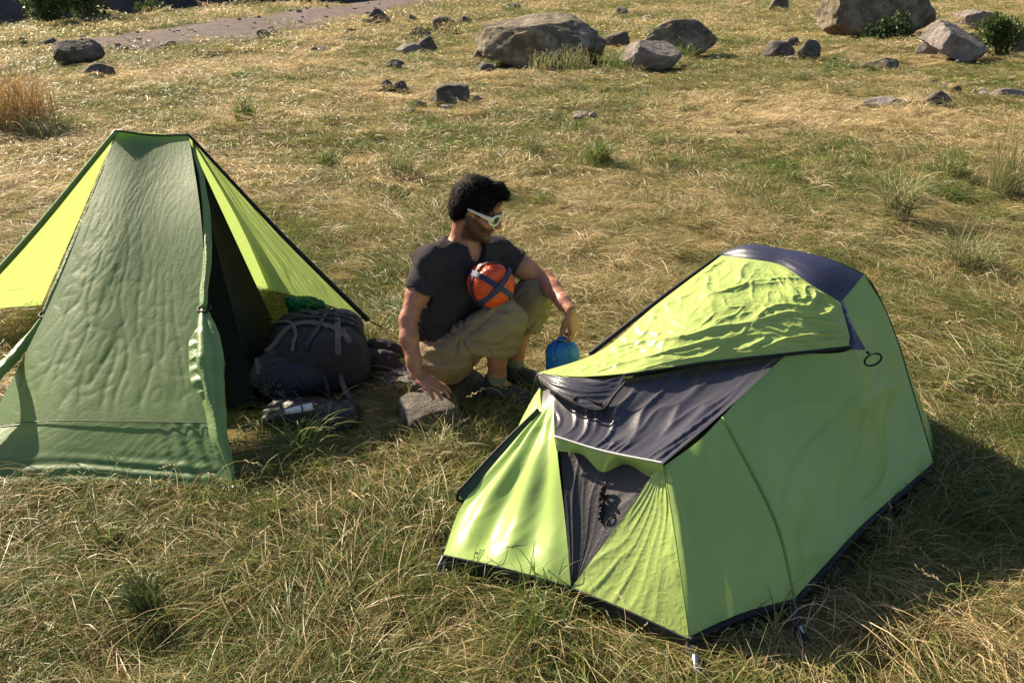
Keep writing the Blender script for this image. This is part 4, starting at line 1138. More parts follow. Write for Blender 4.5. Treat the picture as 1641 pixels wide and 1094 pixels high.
def hand(Fd, w, d, n, left, curls, spread=.10, sc=.96, thumb=(.55, .35), wr=.027):
    d = unit(d); n = unit(n - d * (np.asarray(n) @ d)); s = np.cross(d, n) if left else np.cross(n, d)
    tips = []
    K = [(.030, .088, .070), (.010, .094, .078), (-.011, .090, .071), (-.030, .080, .056)]
    pb_ = []
    for i, (ls, ld, ln) in enumerate(K):
        b0 = w + s * ls * .45 * sc + d * .012
        k = w + s * ls * sc + d * ld * sc
        Fd.cap(b0, k, .0135 * sc, .0118 * sc, .010)
        pb_.append((k, ls, ln))
    Fd.ell(w + d * .048 * sc, (.047 * sc, .036 * sc, .0145 * sc), np.stack([d, s, n], 1), .012)
    for i, (k, ls, ln) in enumerate(pb_):
        a = 0.0; p = k; dirs = unit(d + s * ls / .03 * spread)
        seg = [ln * .46, ln * .30, ln * .24]; rr = [.0098, .0088, .0078, .0068]
        for j in range(3):
            a += radians(curls[i][j])
            q = p + (dirs * cos(a) - n * sin(a)) * seg[j] * sc
            Fd.cap(p, q, rr[j] * sc, rr[j+1] * sc, .0025)
            p = q
        tips.append(p)
    # thumb leaves the side of the palm near its base
    tb = w + d * .022 * sc + s * .020 * sc
    t1 = tb + (d * .75 + s * thumb[0] - n * thumb[1]) / 1.1 * .040 * sc
    t2 = t1 + unit(d * .95 + s * thumb[0] * .45 - n * thumb[1] * .9) * .032 * sc
    t3 = t2 + unit(d * 1.0 + s * .0 - n * thumb[1] * 1.1) * .026 * sc
    Fd.chain([tb, t1, t2, t3], [.015 * sc, .0128 * sc, .0108 * sc, .0082 * sc], .006)
    tips.append(t3)
    return tips

bf = Field((-.53, 2.92, -.02), (.34, 3.68, 1.02), .004)
tf = unit((.66, -.75, .0)); tl2 = unit(np.cross((0, 0, 1), tf)); TM = np.stack([tf, tl2, v3(0, 0, 1)], 1)
PM = np.stack([unit((.96, -.25, 0)), unit((.25, .96, 0)), v3(0, 0, 1)], 1)
bf.ell(v3(-.208, 3.385, .54), (.098, .155, .155), TM, .04)
bf.ell(v3(-.25, 3.38, .36), (.092, .135, .16), TM, .05)
bf.ell(pe, (.10, .145, .10), PM, .05)
bf.cap(nb + v3(0, 0, -.03), Rs, .045, .05, .04); bf.cap(nb + v3(0, 0, -.03), Ls, .045, .05, .04)
bf.chain([Rs, Rs * .45 + Re * .55 + v3(-.004, 0, 0), Re], [.053, .045, .035], .03)
fm = Re * .68 + Rw * .32 + v3(-.006, -.004, 0)
bf.chain([Re, fm, Rw * .75 + Re * .25, Rw], [.035, .037, .030, .0245], .02)
bf.chain([Ls, Ls * .45 + Le * .55, Le], [.053, .046, .037], .03)
fm = Le * .68 + Lw * .32
bf.chain([Le, fm, Lw * .75 + Le * .25, Lw], [.037, .038, .031, .025], .02)
for h_, k_, a_ in ((Rh, Rk, Ra), (Lh, Lk, La)):
    bf.cap(h_, k_, .08, .057, .03)
    cm = k_ * .64 + a_ * .36 + v3(-.022, .006, 0)
    bf.chain([k_, cm, a_ * .85 + k_ * .15, a_], [.052, .053, .036, .033], .02)
    bf.cap(a_, a_ + v3(.10, -.045, -.045), .036, .03, .02)
rd = v3(.82, -.50, -.30)
rtips = hand(bf, Rw + v3(.002, 0, -.004), rd, v3(.28, -.30, .9), False, [(4, 22, 18), (2, 22, 18), (4, 24, 18), (8, 26, 20)], spread=.22)
ld = v3(.22, -.12, -.95)
ltips = hand(bf, Lw, ld, v3(.80, -.55, .15), True, [(30, 35, 20), (36, 38, 22), (44, 40, 24), (55, 44, 26)], spread=.05, thumb=(.30, .60))
# neck + head
bf.cap(nb + v3(0, 0, -.03), hp(-.028, 0, -.05), .056, .053, .03)
bf.ell(hp(-.006, 0, .024), (.096, .076, .090), HM, .02)
bf.ell(hp(.030, 0, -.042), (.060, .060, .080), HM, .025)
for sd in (-1, 1):
    bf.cap(hp(-.002, sd * .050, -.055), hp(.058, sd * .018, -.108), .018, .018, .022)
    bf.ell(hp(.056, sd * .038, -.034), (.028, .024, .026), HM, .018)
    bf.ell(hp(.070, sd * .031, -.012), (.016, .017, .012), HM, .006)
    bf.ell(hp(-.006, sd * .078, -.018), (.017, .0085, .031), HM, .005)
    bf.ell(hp(-.002, sd * .087, -.018), (.009, .006, .018), HM, .003, 'sub')
    bf.ell(hp(.103, sd * .010, -.047), (.011, .009, .008), HM, .006)
bf.ell(hp(.070, 0, -.107), (.020, .024, .018), HM, .02)
bf.ell(hp(.080, 0, .014), (.014, .052, .013), HM, .016)
bf.cap(hp(.086, 0, -.002), hp(.113, 0, -.040), .0085, .0115, .010)
bf.ell(hp(.088, 0, -.069), (.012, .023, .0065), HM, .005); bf.ell(hp(.086, 0, -.081), (.012, .020, .007), HM, .004)
bf.noise(.0012, 60, 3, .012)
V, Qd = bf.mesh()
V = relax(V, Qd, 1, .35)
q = (V - hc) @ HM
F_, U_ = q[:, 0], q[:, 2]
nz_ = .006 * pnoise(V[:, 0]*60, V[:, 1]*60, V[:, 2]*60)
cheek = -.018 - .42 * F_ + nz_
brd = sstep(.010, -.010, U_ - cheek) * sstep(-.030, -.012, F_ + nz_) * sstep(-.142, -.125, U_)
brd *= 1 - sstep(.010, .004, np.abs(U_ + .075)) * sstep(.022, .015, np.abs(q[:, 1])) * sstep(.080, .088, F_)
brd *= 1 - sstep(-.056, -.050, U_) * sstep(.088, .096, F_)
brow = sstep(.007, .003, np.abs(U_ - .016)) * sstep(.07, .078, F_) * sstep(.006, .012, np.abs(q[:, 1]))
brd = np.maximum(brd * .93, brow * .9) * (np.linalg.norm(q, axis=1) < .2)
body = mesh('body', V, Qd, SKIN, person, True, None, {'beard': brd})

# ---- shirt
def fnorm(Fd, V):
    h = Fd.h * 1.5
    g = np.stack([Fd.sample(V + np.eye(3)[i] * h) - Fd.sample(V - np.eye(3)[i] * h) for i in range(3)], -1).astype(float)
    return g / (np.linalg.norm(g, axis=1)[:, None] + 1e-9)
def folds(V, c, amp, n, R, seed):
    # creases fanning out from a pull point c = (x, z)
    dx, dz = V[:, 0] - c[0], V[:, 2] - c[1]
    th = np.arctan2(dz, dx); r_ = np.hypot(dx, dz)
    w = np.abs(np.sin(th * n * .5 + seed + 1.2 * pnoise(V[:, 0] * 9, V[:, 2] * 9, seed)))
    return amp * (w ** .6 - .75) * np.exp(-(r_ / R) ** 2) * sstep(0, .05, r_)
sf = Field((-.52, 3.05, .2), (.12, 3.62, .80), .005)
sf.ell(v3(-.208, 3.385, .545), (.110, .160, .158), TM, .05)
sf.ell(v3(-.252, 3.38, .36), (.122, .172, .20), TM, .06)
sf.cap(nb + v3(0, 0, -.045), Rs, .062, .066, .05); sf.cap(nb + v3(0, 0, -.045), Ls, .062, .066, .05)
re_ = Rs * .46 + Re * .54; le_ = Ls * .52 + Le * .48
sl_ = Field((-.52, 3.05, .2), (.12, 3.62, .80), .005)
sl_.cap(Rs, re_ + (Re - Rs) * .12, .066, .069, .0); sl_.cap(Ls, le_ + (Le - Ls) * .12, .066, .066, .0)
sl_.noise(.006, (14, 14, 9), 8, .03)
sl_.plane(re_, Re - Rs, np.minimum(re_, Re) - .11, np.maximum(re_, Re) + v3(.10, .10, .08))
sl_.plane(le_, Le - Ls, np.minimum(le_, Le) - v3(.06, .12, .12), np.maximum(le_, Le) + .10)
sl_.cap(re_ + (Rs - Re) * .10, Re, .056, .050, .004, 'sub'); sl_.cap(le_ + (Ls - Le) * .10, Le, .057, .05, .004, 'sub')
sf.noise(.008, (8, 8, 4), 4, .04); sf.noise(.005, (15, 15, 6), 8, .03); sf.noise(-.008, (13, 13, 4), 2, .03, True); sf.noise(-.004, (8, 8, 22), 5, .03, True)
_h = np.clip(.5 + .5 * (sf.f - sl_.f) / .03, 0, 1); sf.f = (sf.f * (1 - _h) + sl_.f * _h - .03 * _h * (1 - _h)).astype(np.float32)
for p_, a_, b_ in ((re_, Rs, Re), (le_, Ls, Le)):
    pass
sf.cap(nb + v3(-.01, 0, -.03), hp(-.03, 0, -.04), .066, .075, .008, 'sub')
sf.cap(nb + tf * .05 + v3(.02, 0, -.02), nb + tf * .125 + v3(.01, 0, -.075), .042, .022, .008, 'sub')
V, Qd = sf.mesh(); V = relax(V, Qd, 2, .4)
N_ = fnorm(sf, V)
V = V + N_ * (folds(V, (-.31, .57), .013, 7, .15, 4.0) + folds(V, (-.10, .56), .012, 7, .15, 7.0) - .013 * np.clip(ridged(V[:, 0]*3, V[:, 1]*3, V[:, 2]*15 + 2*pnoise(V[:, 0]*8, V[:, 1]*8, 1)), 0, 1)**3 * sstep(.46, .36, V[:, 2]))[:, None]
mesh('shirt', V, Qd, SHIRT, person)
# ---- shorts
of = Field((-.46, 3.02, .05), (.22, 3.64, .56), .005)
of.ell(pe + v3(0, 0, .015), (.128, .168, .125), PM, .05)
for h_, k_, a_ in ((Rh, Rk, Ra), (Lh, Lk, La)):
    of.cap(h_, k_ + v3(-.012, 0, -.004), .104, .074, .05)
    hm = k_ * .60 + a_ * .40
    of.chain([k_ + v3(-.006, 0, .0), k_ * .75 + a_ * .25 + v3(-.022, 0, 0), hm + (a_ - k_) * .1 + v3(-.024, 0, 0)], [.072, .082, .084], .035)
of.noise(.008, (7, 8, 8), 14, .05); of.noise(.005, (9, 18, 18), 5, .03); of.noise(-.007, (5, 17, 17), 11, .03, True); of.noise(-.004, (9, 24, 30), 3, .03, True)
for i_, (p0_, p1_) in enumerate([((-.37, 3.20, .30), (-.22, 3.135, .285)), ((-.36, 3.19, .26), (-.20, 3.135, .235)), ((-.34, 3.19, .335), (-.20, 3.15, .345)), ((-.21, 3.125, .30), (-.14, 3.11, .37)), ((-.10, 3.115, .31), (-.03, 3.115, .36)), ((-.07, 3.115, .27), (.02, 3.12, .31)), ((-.12, 3.13, .24), (-.05, 3.13, .27))]):
    of.cap(p0_, p1_, .012, .004, .022, 'sub')
for h_, k_, a_ in ((Rh, Rk, Ra), (Lh, Lk, La)):
    hm = k_ * .60 + a_ * .40
    of.plane(hm, (a_ - k_) + v3(.03, 0, 0), hm - .12, hm + .11)
    of.cap(hm + (k_ - a_) * .05 + v3(-.02, 0, 0), a_ + v3(-.02, 0, 0), .072, .075, .004, 'sub')
V, Qd = of.mesh(); V = relax(V, Qd, 2, .4)
N_ = fnorm(of, V)
V = V + N_ * (folds(V, (-.20, .37), .017, 7, .20, 1.0) + folds(V, (-.07, .27), .013, 7, .13, 2.0) + folds(V, (.07, .30), .011, 6, .12, 3.0) + .004 * pnoise(V[:, 0]*7, V[:, 1]*20, V[:, 2]*20))[:, None]
mesh('shorts', V, Qd, SHORTS, person)
# ---- hair: a shaped volume plus loose locks
hfld = Field(hc - .16, hc + .17, .004)
hfld.ell(hp(-.010, 0, .032), (.101, .080, .093), HM, .02)
hfld.ell(hp(-.060, 0, -.012), (.052, .074, .070), HM, .03)
hfld.chain([hp(.055, -.01, .104), hp(.084, -.016, .094), hp(.104, -.020, .084)], [.026, .016, .008], .02)
hfld.chain([hp(.055, .03, .10), hp(.090, .026, .086)], [.028, .018], .02)
hfld.ell(hp(.114, 0, -.018), (.060, .12, .088), HM, .012, 'sub')
hfld.ell(hp(.050, 0, -.095), (.075, .12, .088), HM, .012, 'sub')
for sd in (-1, 1):
    hfld.ell(hp(-.004, sd * .088, -.030), (.028, .03, .038), HM, .010, 'sub')
hfld.noise(.005, 22, 3, .03); hfld.noise(-.003, (60, 60, 40), 7, .03, True)
V, Qd = hfld.mesh(); V = relax(V, Qd, 1, .4)
r = np.random.default_rng(8)
hq = (V - hc) @ HM
pick = r.choice(len(V), 7000)
HV = [V]; HF = [tuple(f) for f in Qd]; k0 = len(V)
crown = hp(-.05, 0, .13)
LV = []
for i in pick:
    p = V[i]; nrm = unit(p - hp(-.01, 0, .02))
    away = p - crown; tng = away - nrm * (away @ nrm); tng = unit(tng + hf * .03 + r.normal(0, .025, 3))
    ln = r.uniform(.010, .022); w = np.cross(tng, nrm) * .0008
    a, b, c = p - nrm * .003, p + tng * ln * .55 + nrm * .006, p + tng * ln + nrm * r.uniform(0, .007)
    LV += [a - w, a + w, b - w * .8, b + w * .8, c]
    HF += [(k0, k0+1, k0+3, k0+2), (k0+2, k0+3, k0+4)]; k0 += 5
mesh('hair', np.concatenate([V, np.array(LV)]), HF, HAIR, person)
# ---- sunglasses
tpath = [hp(-.022, -.083, .004), hp(.02, -.083, .002), hp(.058, -.078, -.003), hp(.085, -.064, -.008)]
def flat_arm(P, hgt, thick):
    P = catmull(P, 24); hgt = np.interp(np.linspace(0, 1, 24), np.linspace(0, 1, len(hgt)), hgt)
    T_ = np.gradient(P, axis=0); T_ /= np.linalg.norm(T_, axis=1)[:, None]
    up_ = np.tile(hu, (24, 1)); up_ -= T_ * (up_ * T_).sum(1)[:, None]; sd_ = np.cross(T_, up_)
    th = np.linspace(0, 2*pi, 10, endpoint=False)
    Vv = (P[:, None] + up_[:, None] * (np.sin(th)[None, :, None] * hgt[:, None, None]) + sd_[:, None] * (np.cos(th)[None, :, None] * thick)).reshape(-1, 3)
    Ff = [(i*10+k, i*10+(k+1) % 10, (i+1)*10+(k+1) % 10, (i+1)*10+k) for i in range(23) for k in range(10)]
    Ff += [tuple(range(9, -1, -1)), tuple(230+k for k in range(10))]
    return Vv, Ff
GV = []; GF = []
def addg(Vv, Ff):
    k = sum(len(x) for x in GV); GV.append(np.asarray(Vv)); GF.extend(tuple(i + k for i in f) for f in Ff)
lens_loops = []
for sd in (-1, 1):
    addg(*flat_arm([hp(-.022, sd * .083, .006), hp(.02, sd * .083, .004), hp(.058, sd * .078, -.001), hp(.086, sd * .062, -.006)], [.0045, .0055, .008, .0125], .0036))
    th = np.linspace(0, 2*pi, 26, endpoint=False)
    cx = [hp(.103 - .026 * (.5 - .5 * np.cos(t)) * 0 - .55 * (abs(.036 + .031 * np.cos(t)) ** 2) * 14 * .9, sd * (.036 + .031 * np.cos(t)), -.012 + .0205 * np.sin(t) * (1 - .15 * np.cos(t))) for t in th]
    lens_loops.append(np.array(cx))
    P_ = np.array(cx)
    T_ = np.roll(P_, -1, 0) - np.roll(P_, 1, 0); T_ /= np.linalg.norm(T_, axis=1)[:, None]
    cen = P_.mean(0); o1 = P_ - cen; o1 /= np.linalg.norm(o1, axis=1)[:, None]; o2 = np.cross(T_, o1)
    tt = np.linspace(0, 2*pi, 8, endpoint=False)
    Vv = (P_[:, None] + o1[:, None] * (np.cos(tt) * .0058)[None, :, None] + o2[:, None] * (np.sin(tt) * .0036)[None, :, None]).reshape(-1, 3)
    addg(Vv, [(i*8+k, i*8+(k+1) % 8, ((i+1) % 26)*8+(k+1) % 8, ((i+1) % 26)*8+k) for i in range(26) for k in range(8)])
addg(*flat_arm([hp(.101, -.008, -.006), hp(.1045, 0, -.004), hp(.101, .008, -.006)], [.004, .004, .004], .003))
gl_ = mesh('sunglasses', np.concatenate(GV), GF, WHITE, person)
for lp_ in lens_loops:
    c_ = lp_.mean(0) + hf * .004
    mesh('lens', np.vstack([lp_, c_]), [(i, (i+1) % 26, 26) for i in range(26)], LENS, gl_)
# ---- socks and shoes
for a_, k_, dr in ((Ra, Rk, v3(.86, -.42, 0)), (La, Lk, v3(.86, -.40, 0))):
    dr = unit(dr); sdv = np.cross((0, 0, 1), dr); hl_ = v3(a_[0], a_[1], 0) - dr * .045
    s_ = Field(a_ - .14, a_ + .20, .005)
    s_.cap(a_ + (k_ - a_) * .13, a_ + v3(0, 0, -.01), .043, .041, .01)
    s_.noise(.003, (30, 30, 60), 2, .02)
    V, Qd = s_.mesh(); mesh('sock', V, Qd, SOCK, person)
    f_ = Field(np.minimum(hl_, hl_ + dr * .3) - .1, np.maximum(hl_, hl_ + dr * .3) + v3(.1, .1, .2), .005)
    SM = np.stack([dr, sdv, v3(0, 0, 1)], 1)
    f_.ell(hl_ + dr * .045 + v3(0, 0, .045), (.062, .042, .052), SM, .02)
    f_.chain([hl_ + dr * .04 + v3(0, 0, .048), hl_ + dr * .13 + v3(0, 0, .040), hl_ + dr * .225 + v3(0, 0, .030)], [.046, .042, .034], .03)
    f_.cap(a_ + v3(0, 0, .012), a_ + v3(0, 0, -.03), .048, .046, .02)
    f_.ell(hl_ + dr * .20 + v3(0, 0, .03), (.065, .048, .034), SM, .02)
    f_.plane(v3(0, 0, .008), (0, 0, -1)); f_.noise(.0025, 40, 5, .02)
    f_.cap(a_ + v3(0, 0, -.005), a_ + v3(0, 0, .1), .037, .04, .004, 'sub')
    V, Qd = f_.mesh(); sh = mesh('shoe', V, Qd, SHOE, person)
    f_ = Field(np.minimum(hl_, hl_ + dr * .3) - .1, np.maximum(hl_, hl_ + dr * .3) + v3(.1, .1, .06), .005)
    f_.ell(hl_ + dr * .045 + v3(0, 0, .01), (.068, .046, .03), SM, .01); f_.ell(hl_ + dr * .19 + v3(0, 0, .01), (.085, .053, .03), SM, .03)
    f_.plane(v3(0, 0, .018), (0, 0, 1)); f_.plane(v3(0, 0, -.006), (0, 0, -1))
    V, Qd = f_.mesh(); mesh('sole', V, Qd, SOLE, sh)
    for t in (.12, .15, .18):
        c_ = hl_ + dr * t
        tube('lace', [c_ + sdv * -.026 + v3(0, 0, .074), c_ + v3(0, 0, .088 - (t - .12) * .25), c_ + sdv * .026 + v3(0, 0, .074)], .003, SOCK, sh, 6, samples=8)

# ================================================================== SACKS IN HIS HANDS
ORANGE = fabric('orange_nylon', (.78, .085, .012), (.66, .06, .010), trans=.12, rough=.4, spec=.5, bump=.35, bscale=45, crinkle=.35)
BLUEW = fabric('navy_strap', (.014, .014, .085), (.010, .010, .065), trans=0, rough=.6)
BLUE = fabric('bright_blue_nylon', (.015, .19, .60), (.012, .155, .52), trans=.1, rough=.45, bump=.35, bscale=50, crinkle=.3)

def lathe(P0, ax, prof, mat, name, parent, n=48, wob_=.05, seed=0, gather=0.0, squash=None):
    """prof: list of (distance along axis, radius)"""
    ax = unit(ax); a = unit(np.cross(ax, (.3, .2, .9))); b = np.cross(ax, a)
    pr = catmull([(p[0], p[1], 0) for p in prof], 40)
    th = np.linspace(0, 2*pi, n, endpoint=False)
    V = []
    for (d, rr, _) in pr:
        w = 1 + wob_ * pnoise(np.cos(th) * 1.7, np.sin(th) * 1.7, d * 16 + seed) + wob_ * .6 * pnoise(np.cos(th) * 4, np.sin(th) * 4, d * 34 + seed)
        w = w * (1 + gather * np.sin(th * 11 + seed) * np.exp(-((rr - .02) / .03) ** 2))
        V.append(P0 + ax * d + (np.cos(th)[:, None] * a + np.sin(th)[:, None] * b) * (max(rr, .0005) * w)[:, None])
    V = np.concatenate(V)
    m_ = len(pr)
    Ff = [(i*n+k, i*n+(k+1) % n, (i+1)*n+(k+1) % n, (i+1)*n+k) for i in range(m_-1) for k in range(n)]
    Ff += [tuple(range(n-1, -1, -1)), tuple((m_-1)*n+k for k in range(n))]
    if squash is not None: V = squash(V)
    return mesh(name, V, Ff, mat, parent)

oax = unit((.42, -.86, .18)); oc = np.array((-0.058, 3.165, 0.578))
osk = empty('compression_sack', tuple(oc - oax * .08 + v3(0, 0, -.09)), 'orange compression sack with crossed dark blue straps in the man\'s lap', 'sack')
lathe(oc, -oax, [(-.012, 0), (-.011, .03), (-.002, .066), (.022, .085), (.065, .089), (.11, .084), (.135, .05), (.14, .0)], ORANGE, 'sack_body', osk, wob_=.06, seed=3)
oa = unit(np.cross(oax, (0, 0, 1))); ob = np.cross(oa, oax)
for k, an in enumerate((radians(38), radians(140))):
    dv = oa * cos(an) + ob * sin(an)
    pth = [oc - oax * .10 + dv * .092, oc - oax * .05 + dv * .096, oc - oax * .012 + dv * .088, oc + oax * .008 + dv * .055, oc + oax * (.020 + .004 * k), oc + oax * .008 - dv * .055, oc - oax * .012 - dv * .088, oc - oax * .05 - dv * .096, oc - oax * .10 - dv * .092]
    pth = catmull(pth, 40)
    axp = oc - oax * .06
    nn_ = pth - axp - oax * 0
    nn_ = np.array([unit(x) for x in nn_])
    ribbon('strap', pth, .022, nn_, BLUEW, osk, .003)
a = np.linspace(0, 2*pi, 40, endpoint=False)
ringp = oc - oax * .045 + (np.cos(a)[:, None] * oa + np.sin(a)[:, None] * ob) * .0945
ribbon('strap', np.vstack([ringp, ringp[:1]]), .016, np.vstack([ringp, ringp[:1]]) - (oc - oax * .045), BLUEW, osk, .003)

pinch = (ltips[0] + ltips[1] + ltips[4]) / 3
bc_ = np.array([pinch[0], pinch[1], pinch[2] - .004])
bsk = empty('stuff_sack', (bc_[0], bc_[1], bc_[2] - .17), 'small bright blue drawstring stuff sack held in the man\'s left hand', 'sack')
lathe(bc_ + v3(0, 0, .012), (.04, -.02, -1), [(0, .010), (.006, .018), (.014, .016), (.022, .030), (.036, .054), (.06, .066), (.11, .070), (.15, .064), (.17, .03), (.172, 0)], BLUE, 'sack_body', bsk, wob_=.07, seed=9, gather=.16)
a = np.linspace(0, 2*pi, 20, endpoint=False)
tube('drawcord', bc_ + v3(0, 0, -.003) + .018 * np.stack([np.cos(a), np.sin(a), 0 * a], -1), .003, BLK, bsk, 6, closed=True)
tube('drawcord', [bc_ + v3(-.015, -.012, -.003), bc_ + v3(-.03, -.05, -.03), bc_ + v3(-.02, -.07, -.07)], .002, BLK, bsk, 6, samples=14)

# ================================================================== GEAR BY THE PYRAMID TENT
BROWN = fabric('taupe_cordura', (.034, .030, .032), (.022, .020, .023), trans=0, rough=.8, spec=.2, bump=.4, bscale=60)
NAVYP = fabric('navy_pack_nylon', (.018, .022, .040), (.013, .016, .03), trans=0, rough=.6, spec=.35, bump=.3, bscale=45, crinkle=.15)
TAUPE = fabric('taupe_webbing', (.11, .092, .08), (.085, .07, .062), trans=0, rough=.8)
BLKN = fabric('black_nylon', (.012, .012, .015), (.008, .008, .010), trans=0, rough=.5, spec=.4, bump=.3, bscale=50)
GREENP = fabric('green_plastic_film', (.015, .22, .06), (.01, .17, .045), trans=.35, rough=.28, spec=.6, bump=.4, bscale=30, crinkle=.4)
PAPER = plain('white_paper', (.68, .70, .74), .6)
JACK = fabric('grey_jacket', (.10, .09, .10), (.075, .067, .08), trans=0, rough=.8, bump=.4, bscale=50)

def rotz(a): return np.array([[cos(a), -sin(a), 0], [sin(a), cos(a), 0], [0, 0, 1]])
pack = empty('backpack', (-.92, 3.5, 0), 'big taupe and navy hiking backpack lying in the open tent doorway', 'backpack')
pf = Field((-1.3, 3.05, -.03), (-.5, 4.05, .46), .007)
pf.box(v3(-.88, 3.52, .165), (.20, .25, .165), rotz(.25), .11, .04)
pf.ell(v3(-.72, 3.50, .13), (.075, .20, .12), rotz(.2), .03)
pf.ell(v3(-1.04, 3.56, .14), (.09, .20, .13), rotz(.2), .03)
pf.ell(v3(-.90, 3.56, .27), (.13, .17, .075), rotz(.25), .03)
pf.noise(.012, 7, 3, .05); pf.noise(.008, (16, 16, 22), 6, .03); pf.noise(-.006, (22, 14, 22), 9, .03, True)
pf.plane(v3(0, 0, .004), (0, 0, -1))
V, Qd = pf.mesh(); V = relax(V, Qd, 2, .4); V[:, 2] *= .80; mesh('pack_body', V, Qd, BROWN, pack)
nf = Field((-1.3, 3.0, -.03), (-.6, 3.65, .42), .006)
nf.ell(v3(-.955, 3.335, .135), (.175, .125, .150), rotz(.25), .03)
nf.ell(v3(-.90, 3.38, .16), (.16, .12, .14), rotz(.25), .03)
nf.noise(.010, 8, 13, .05); nf.noise(-.007, (26, 26, 12), 4, .03, True)
nf.plane(v3(0, 0, .003), (0, 0, -1))
# radial pucker round the drawcord
pu = np.array((-1.008, 3.160, 0.130)); pu = v3(-1.0, 3.215, .115)
I = np.argwhere(np.abs(nf.f) < .04); P_ = nf.lo + I * nf.h; dd = P_ - pu
rr = np.sqrt(dd[:, 0]**2 + dd[:, 2]**2 + .3 * dd[:, 1]**2)
nf.f[I[:, 0], I[:, 1], I[:, 2]] += (.006 * np.sin(np.arctan2(dd[:, 2], dd[:, 0]) * 16) * np.exp(-((rr - .05) / .035)**2) + .022 * np.exp(-(rr / .03)**2)).astype(np.float32)
V, Qd = nf.mesh(); V = relax(V, Qd, 1, .4); V[:, 2] *= .80; low_c = mesh('lower_compartment', V, Qd, NAVYP, pack)
pu = pu * [1, 1, .8]
r = np.random.default_rng(2)
for k in range(16):
    a = k / 16 * 2 * pi + r.normal(0, .05)
    o_ = v3(cos(a), -.12, sin(a)); i0 = pu + v3(0, -.012, 0) + o_ * .026; i1 = pu + v3(0, -.004, 0) + o_ * r.uniform(.042, .05)
    tube('cord_loop', [i0, (i0 + i1) / 2 + v3(0, -.008, 0), i1], .0035, TAUPE, low_c, 6, samples=6)
tube('drawcord', [pu + v3(0, -.01, .01), pu + v3(.03, -.03, .0), pu + v3(.06, -.03, -.035), pu + v3(.075, -.02, -.05)], .004, TAUPE, low_c, 6, samples=16)
def top_z(x, y):
    z = 0
    for F_ in (pf, nf):
        i = int(round((x - F_.lo[0]) / F_.h)); j = int(round((y - F_.lo[1]) / F_.h))
        if 0 <= i < F_.n[0] and 0 <= j < F_.n[1]:
            kk = np.where(F_.f[i, j] < 0)[0]
            if len(kk): z = max(z, F_.lo[2] + kk[-1] * F_.h)
    return z * .80
def strap(name, xy, w, mat, par, lift=.008):
    xy = catmull([(a, b, 0) for a, b in xy], 28)
    P = np.array([(x, y, top_z(x, y) + lift) for x, y, _ in xy])
    for _ in range(2): P[1:-1, 2] = np.maximum(P[1:-1, 2], (P[:-2, 2] + P[2:, 2]) / 2)
    return ribbon(name, P, w, (0, -.25, 1), mat, par, .004)
strap('strap', [(-1.06, 3.34), (-1.0, 3.45), (-.9, 3.5), (-.78, 3.46), (-.70, 3.36)], .026, TAUPE, pack)
strap('strap', [(-1.12, 3.42), (-1.09, 3.30), (-1.07, 3.24)], .022, TAUPE, pack)
strap('strap', [(-.80, 3.60), (-.76, 3.42), (-.74, 3.30)], .026, TAUPE, pack)
strap('strap', [(-.86, 3.72), (-.85, 3.55), (-.86, 3.42), (-.88, 3.30)], .02, BLK, pack)
strap('strap', [(-1.10, 3.6), (-1.0, 3.52), (-.94, 3.40), (-.93, 3.28)], .014, TAUPE, pack, .012)
strap('strap', [(-.98, 3.66), (-.88, 3.62), (-.78, 3.66)], .024, BLK, pack)
strap('strap', [(-1.02, 3.55), (-.92, 3.56), (-.80, 3.55), (-.70, 3.56)], .018, BLK, pack, .010)
ribbon('strap', catmull([v3(-.74, 3.30, .13), v3(-.71, 3.22, .10), v3(-.66, 3.17, .04), v3(-.62, 3.13, .02)], 16), .020, (-.2, -.6, .8), TAUPE, pack, .004)
ribbon('strap', catmull([v3(-.80, 3.25, .155), v3(-.775, 3.19, .11), v3(-.755, 3.155, .06), v3(-.73, 3.13, .02)], 16), .014, (0, -.9, .4), BLK, pack, .004)
for bx_, by_ in ((-.90, 3.60), (-.745, 3.44)):
    z = top_z(bx_, by_) + .014
    b = Field(v3(bx_, by_, z) - .04, v3(bx_, by_, z) + .04, .003)
    b.box(v3(bx_, by_, z), (.014, .020, .007), rotz(.4), .004, 0); b.box(v3(bx_, by_, z + .005), (.006, .010, .006), rotz(.4), .002, 0, 'sub')
    V, Qd = b.mesh(); mesh('buckle', V, Qd, TAUPE, pack)
lf = Field((-1.0, 3.5, .02), (-.5, 4.1, .46), .006)
lf.ell(v3(-.80, 3.70, .165), (.10, .085, .095), rotz(-.3), .02); lf.noise(.008, 10, 8, .04); lf.noise(-.005, 24, 3, .03, True)
V, Qd = lf.mesh(); V = relax(V, Qd, 1, .4); lid = mesh('lid', V, Qd, BLKN, pack)
a = np.linspace(-.2, pi + .2, 24)
tube('lid_piping', v3(-.80, 3.665, .16) + np.stack([.104 * np.cos(a), -.035 * np.sin(a) + .0 * a, .104 * np.sin(a)], -1), .0045, TAUPE, lid, 6)
for x0, y0, L_, an, w_ in ((-.66, 3.52, .17, -.15, .05), (-.64, 3.62, .14, .25, .045)):
    b = Field(v3(x0 - .1, y0 - .15, -.02), v3(x0 + .28, y0 + .15, .2), .006)
    dv = v3(cos(an), sin(an), 0)
    b.chain([v3(x0, y0, .10), v3(x0, y0, .085) + dv * L_ * .5, v3(x0, y0, .04) + dv * L_], [w_, w_ * .9, w_ * .6], .03)
    b.noise(.010, 18, x0, .03); b.noise(-.006, 30, y0, .03, True)
    V, Qd = b.mesh(); V = relax(V, Qd, 1, .4); mesh('hip_belt', V, Qd, BROWN, pack)

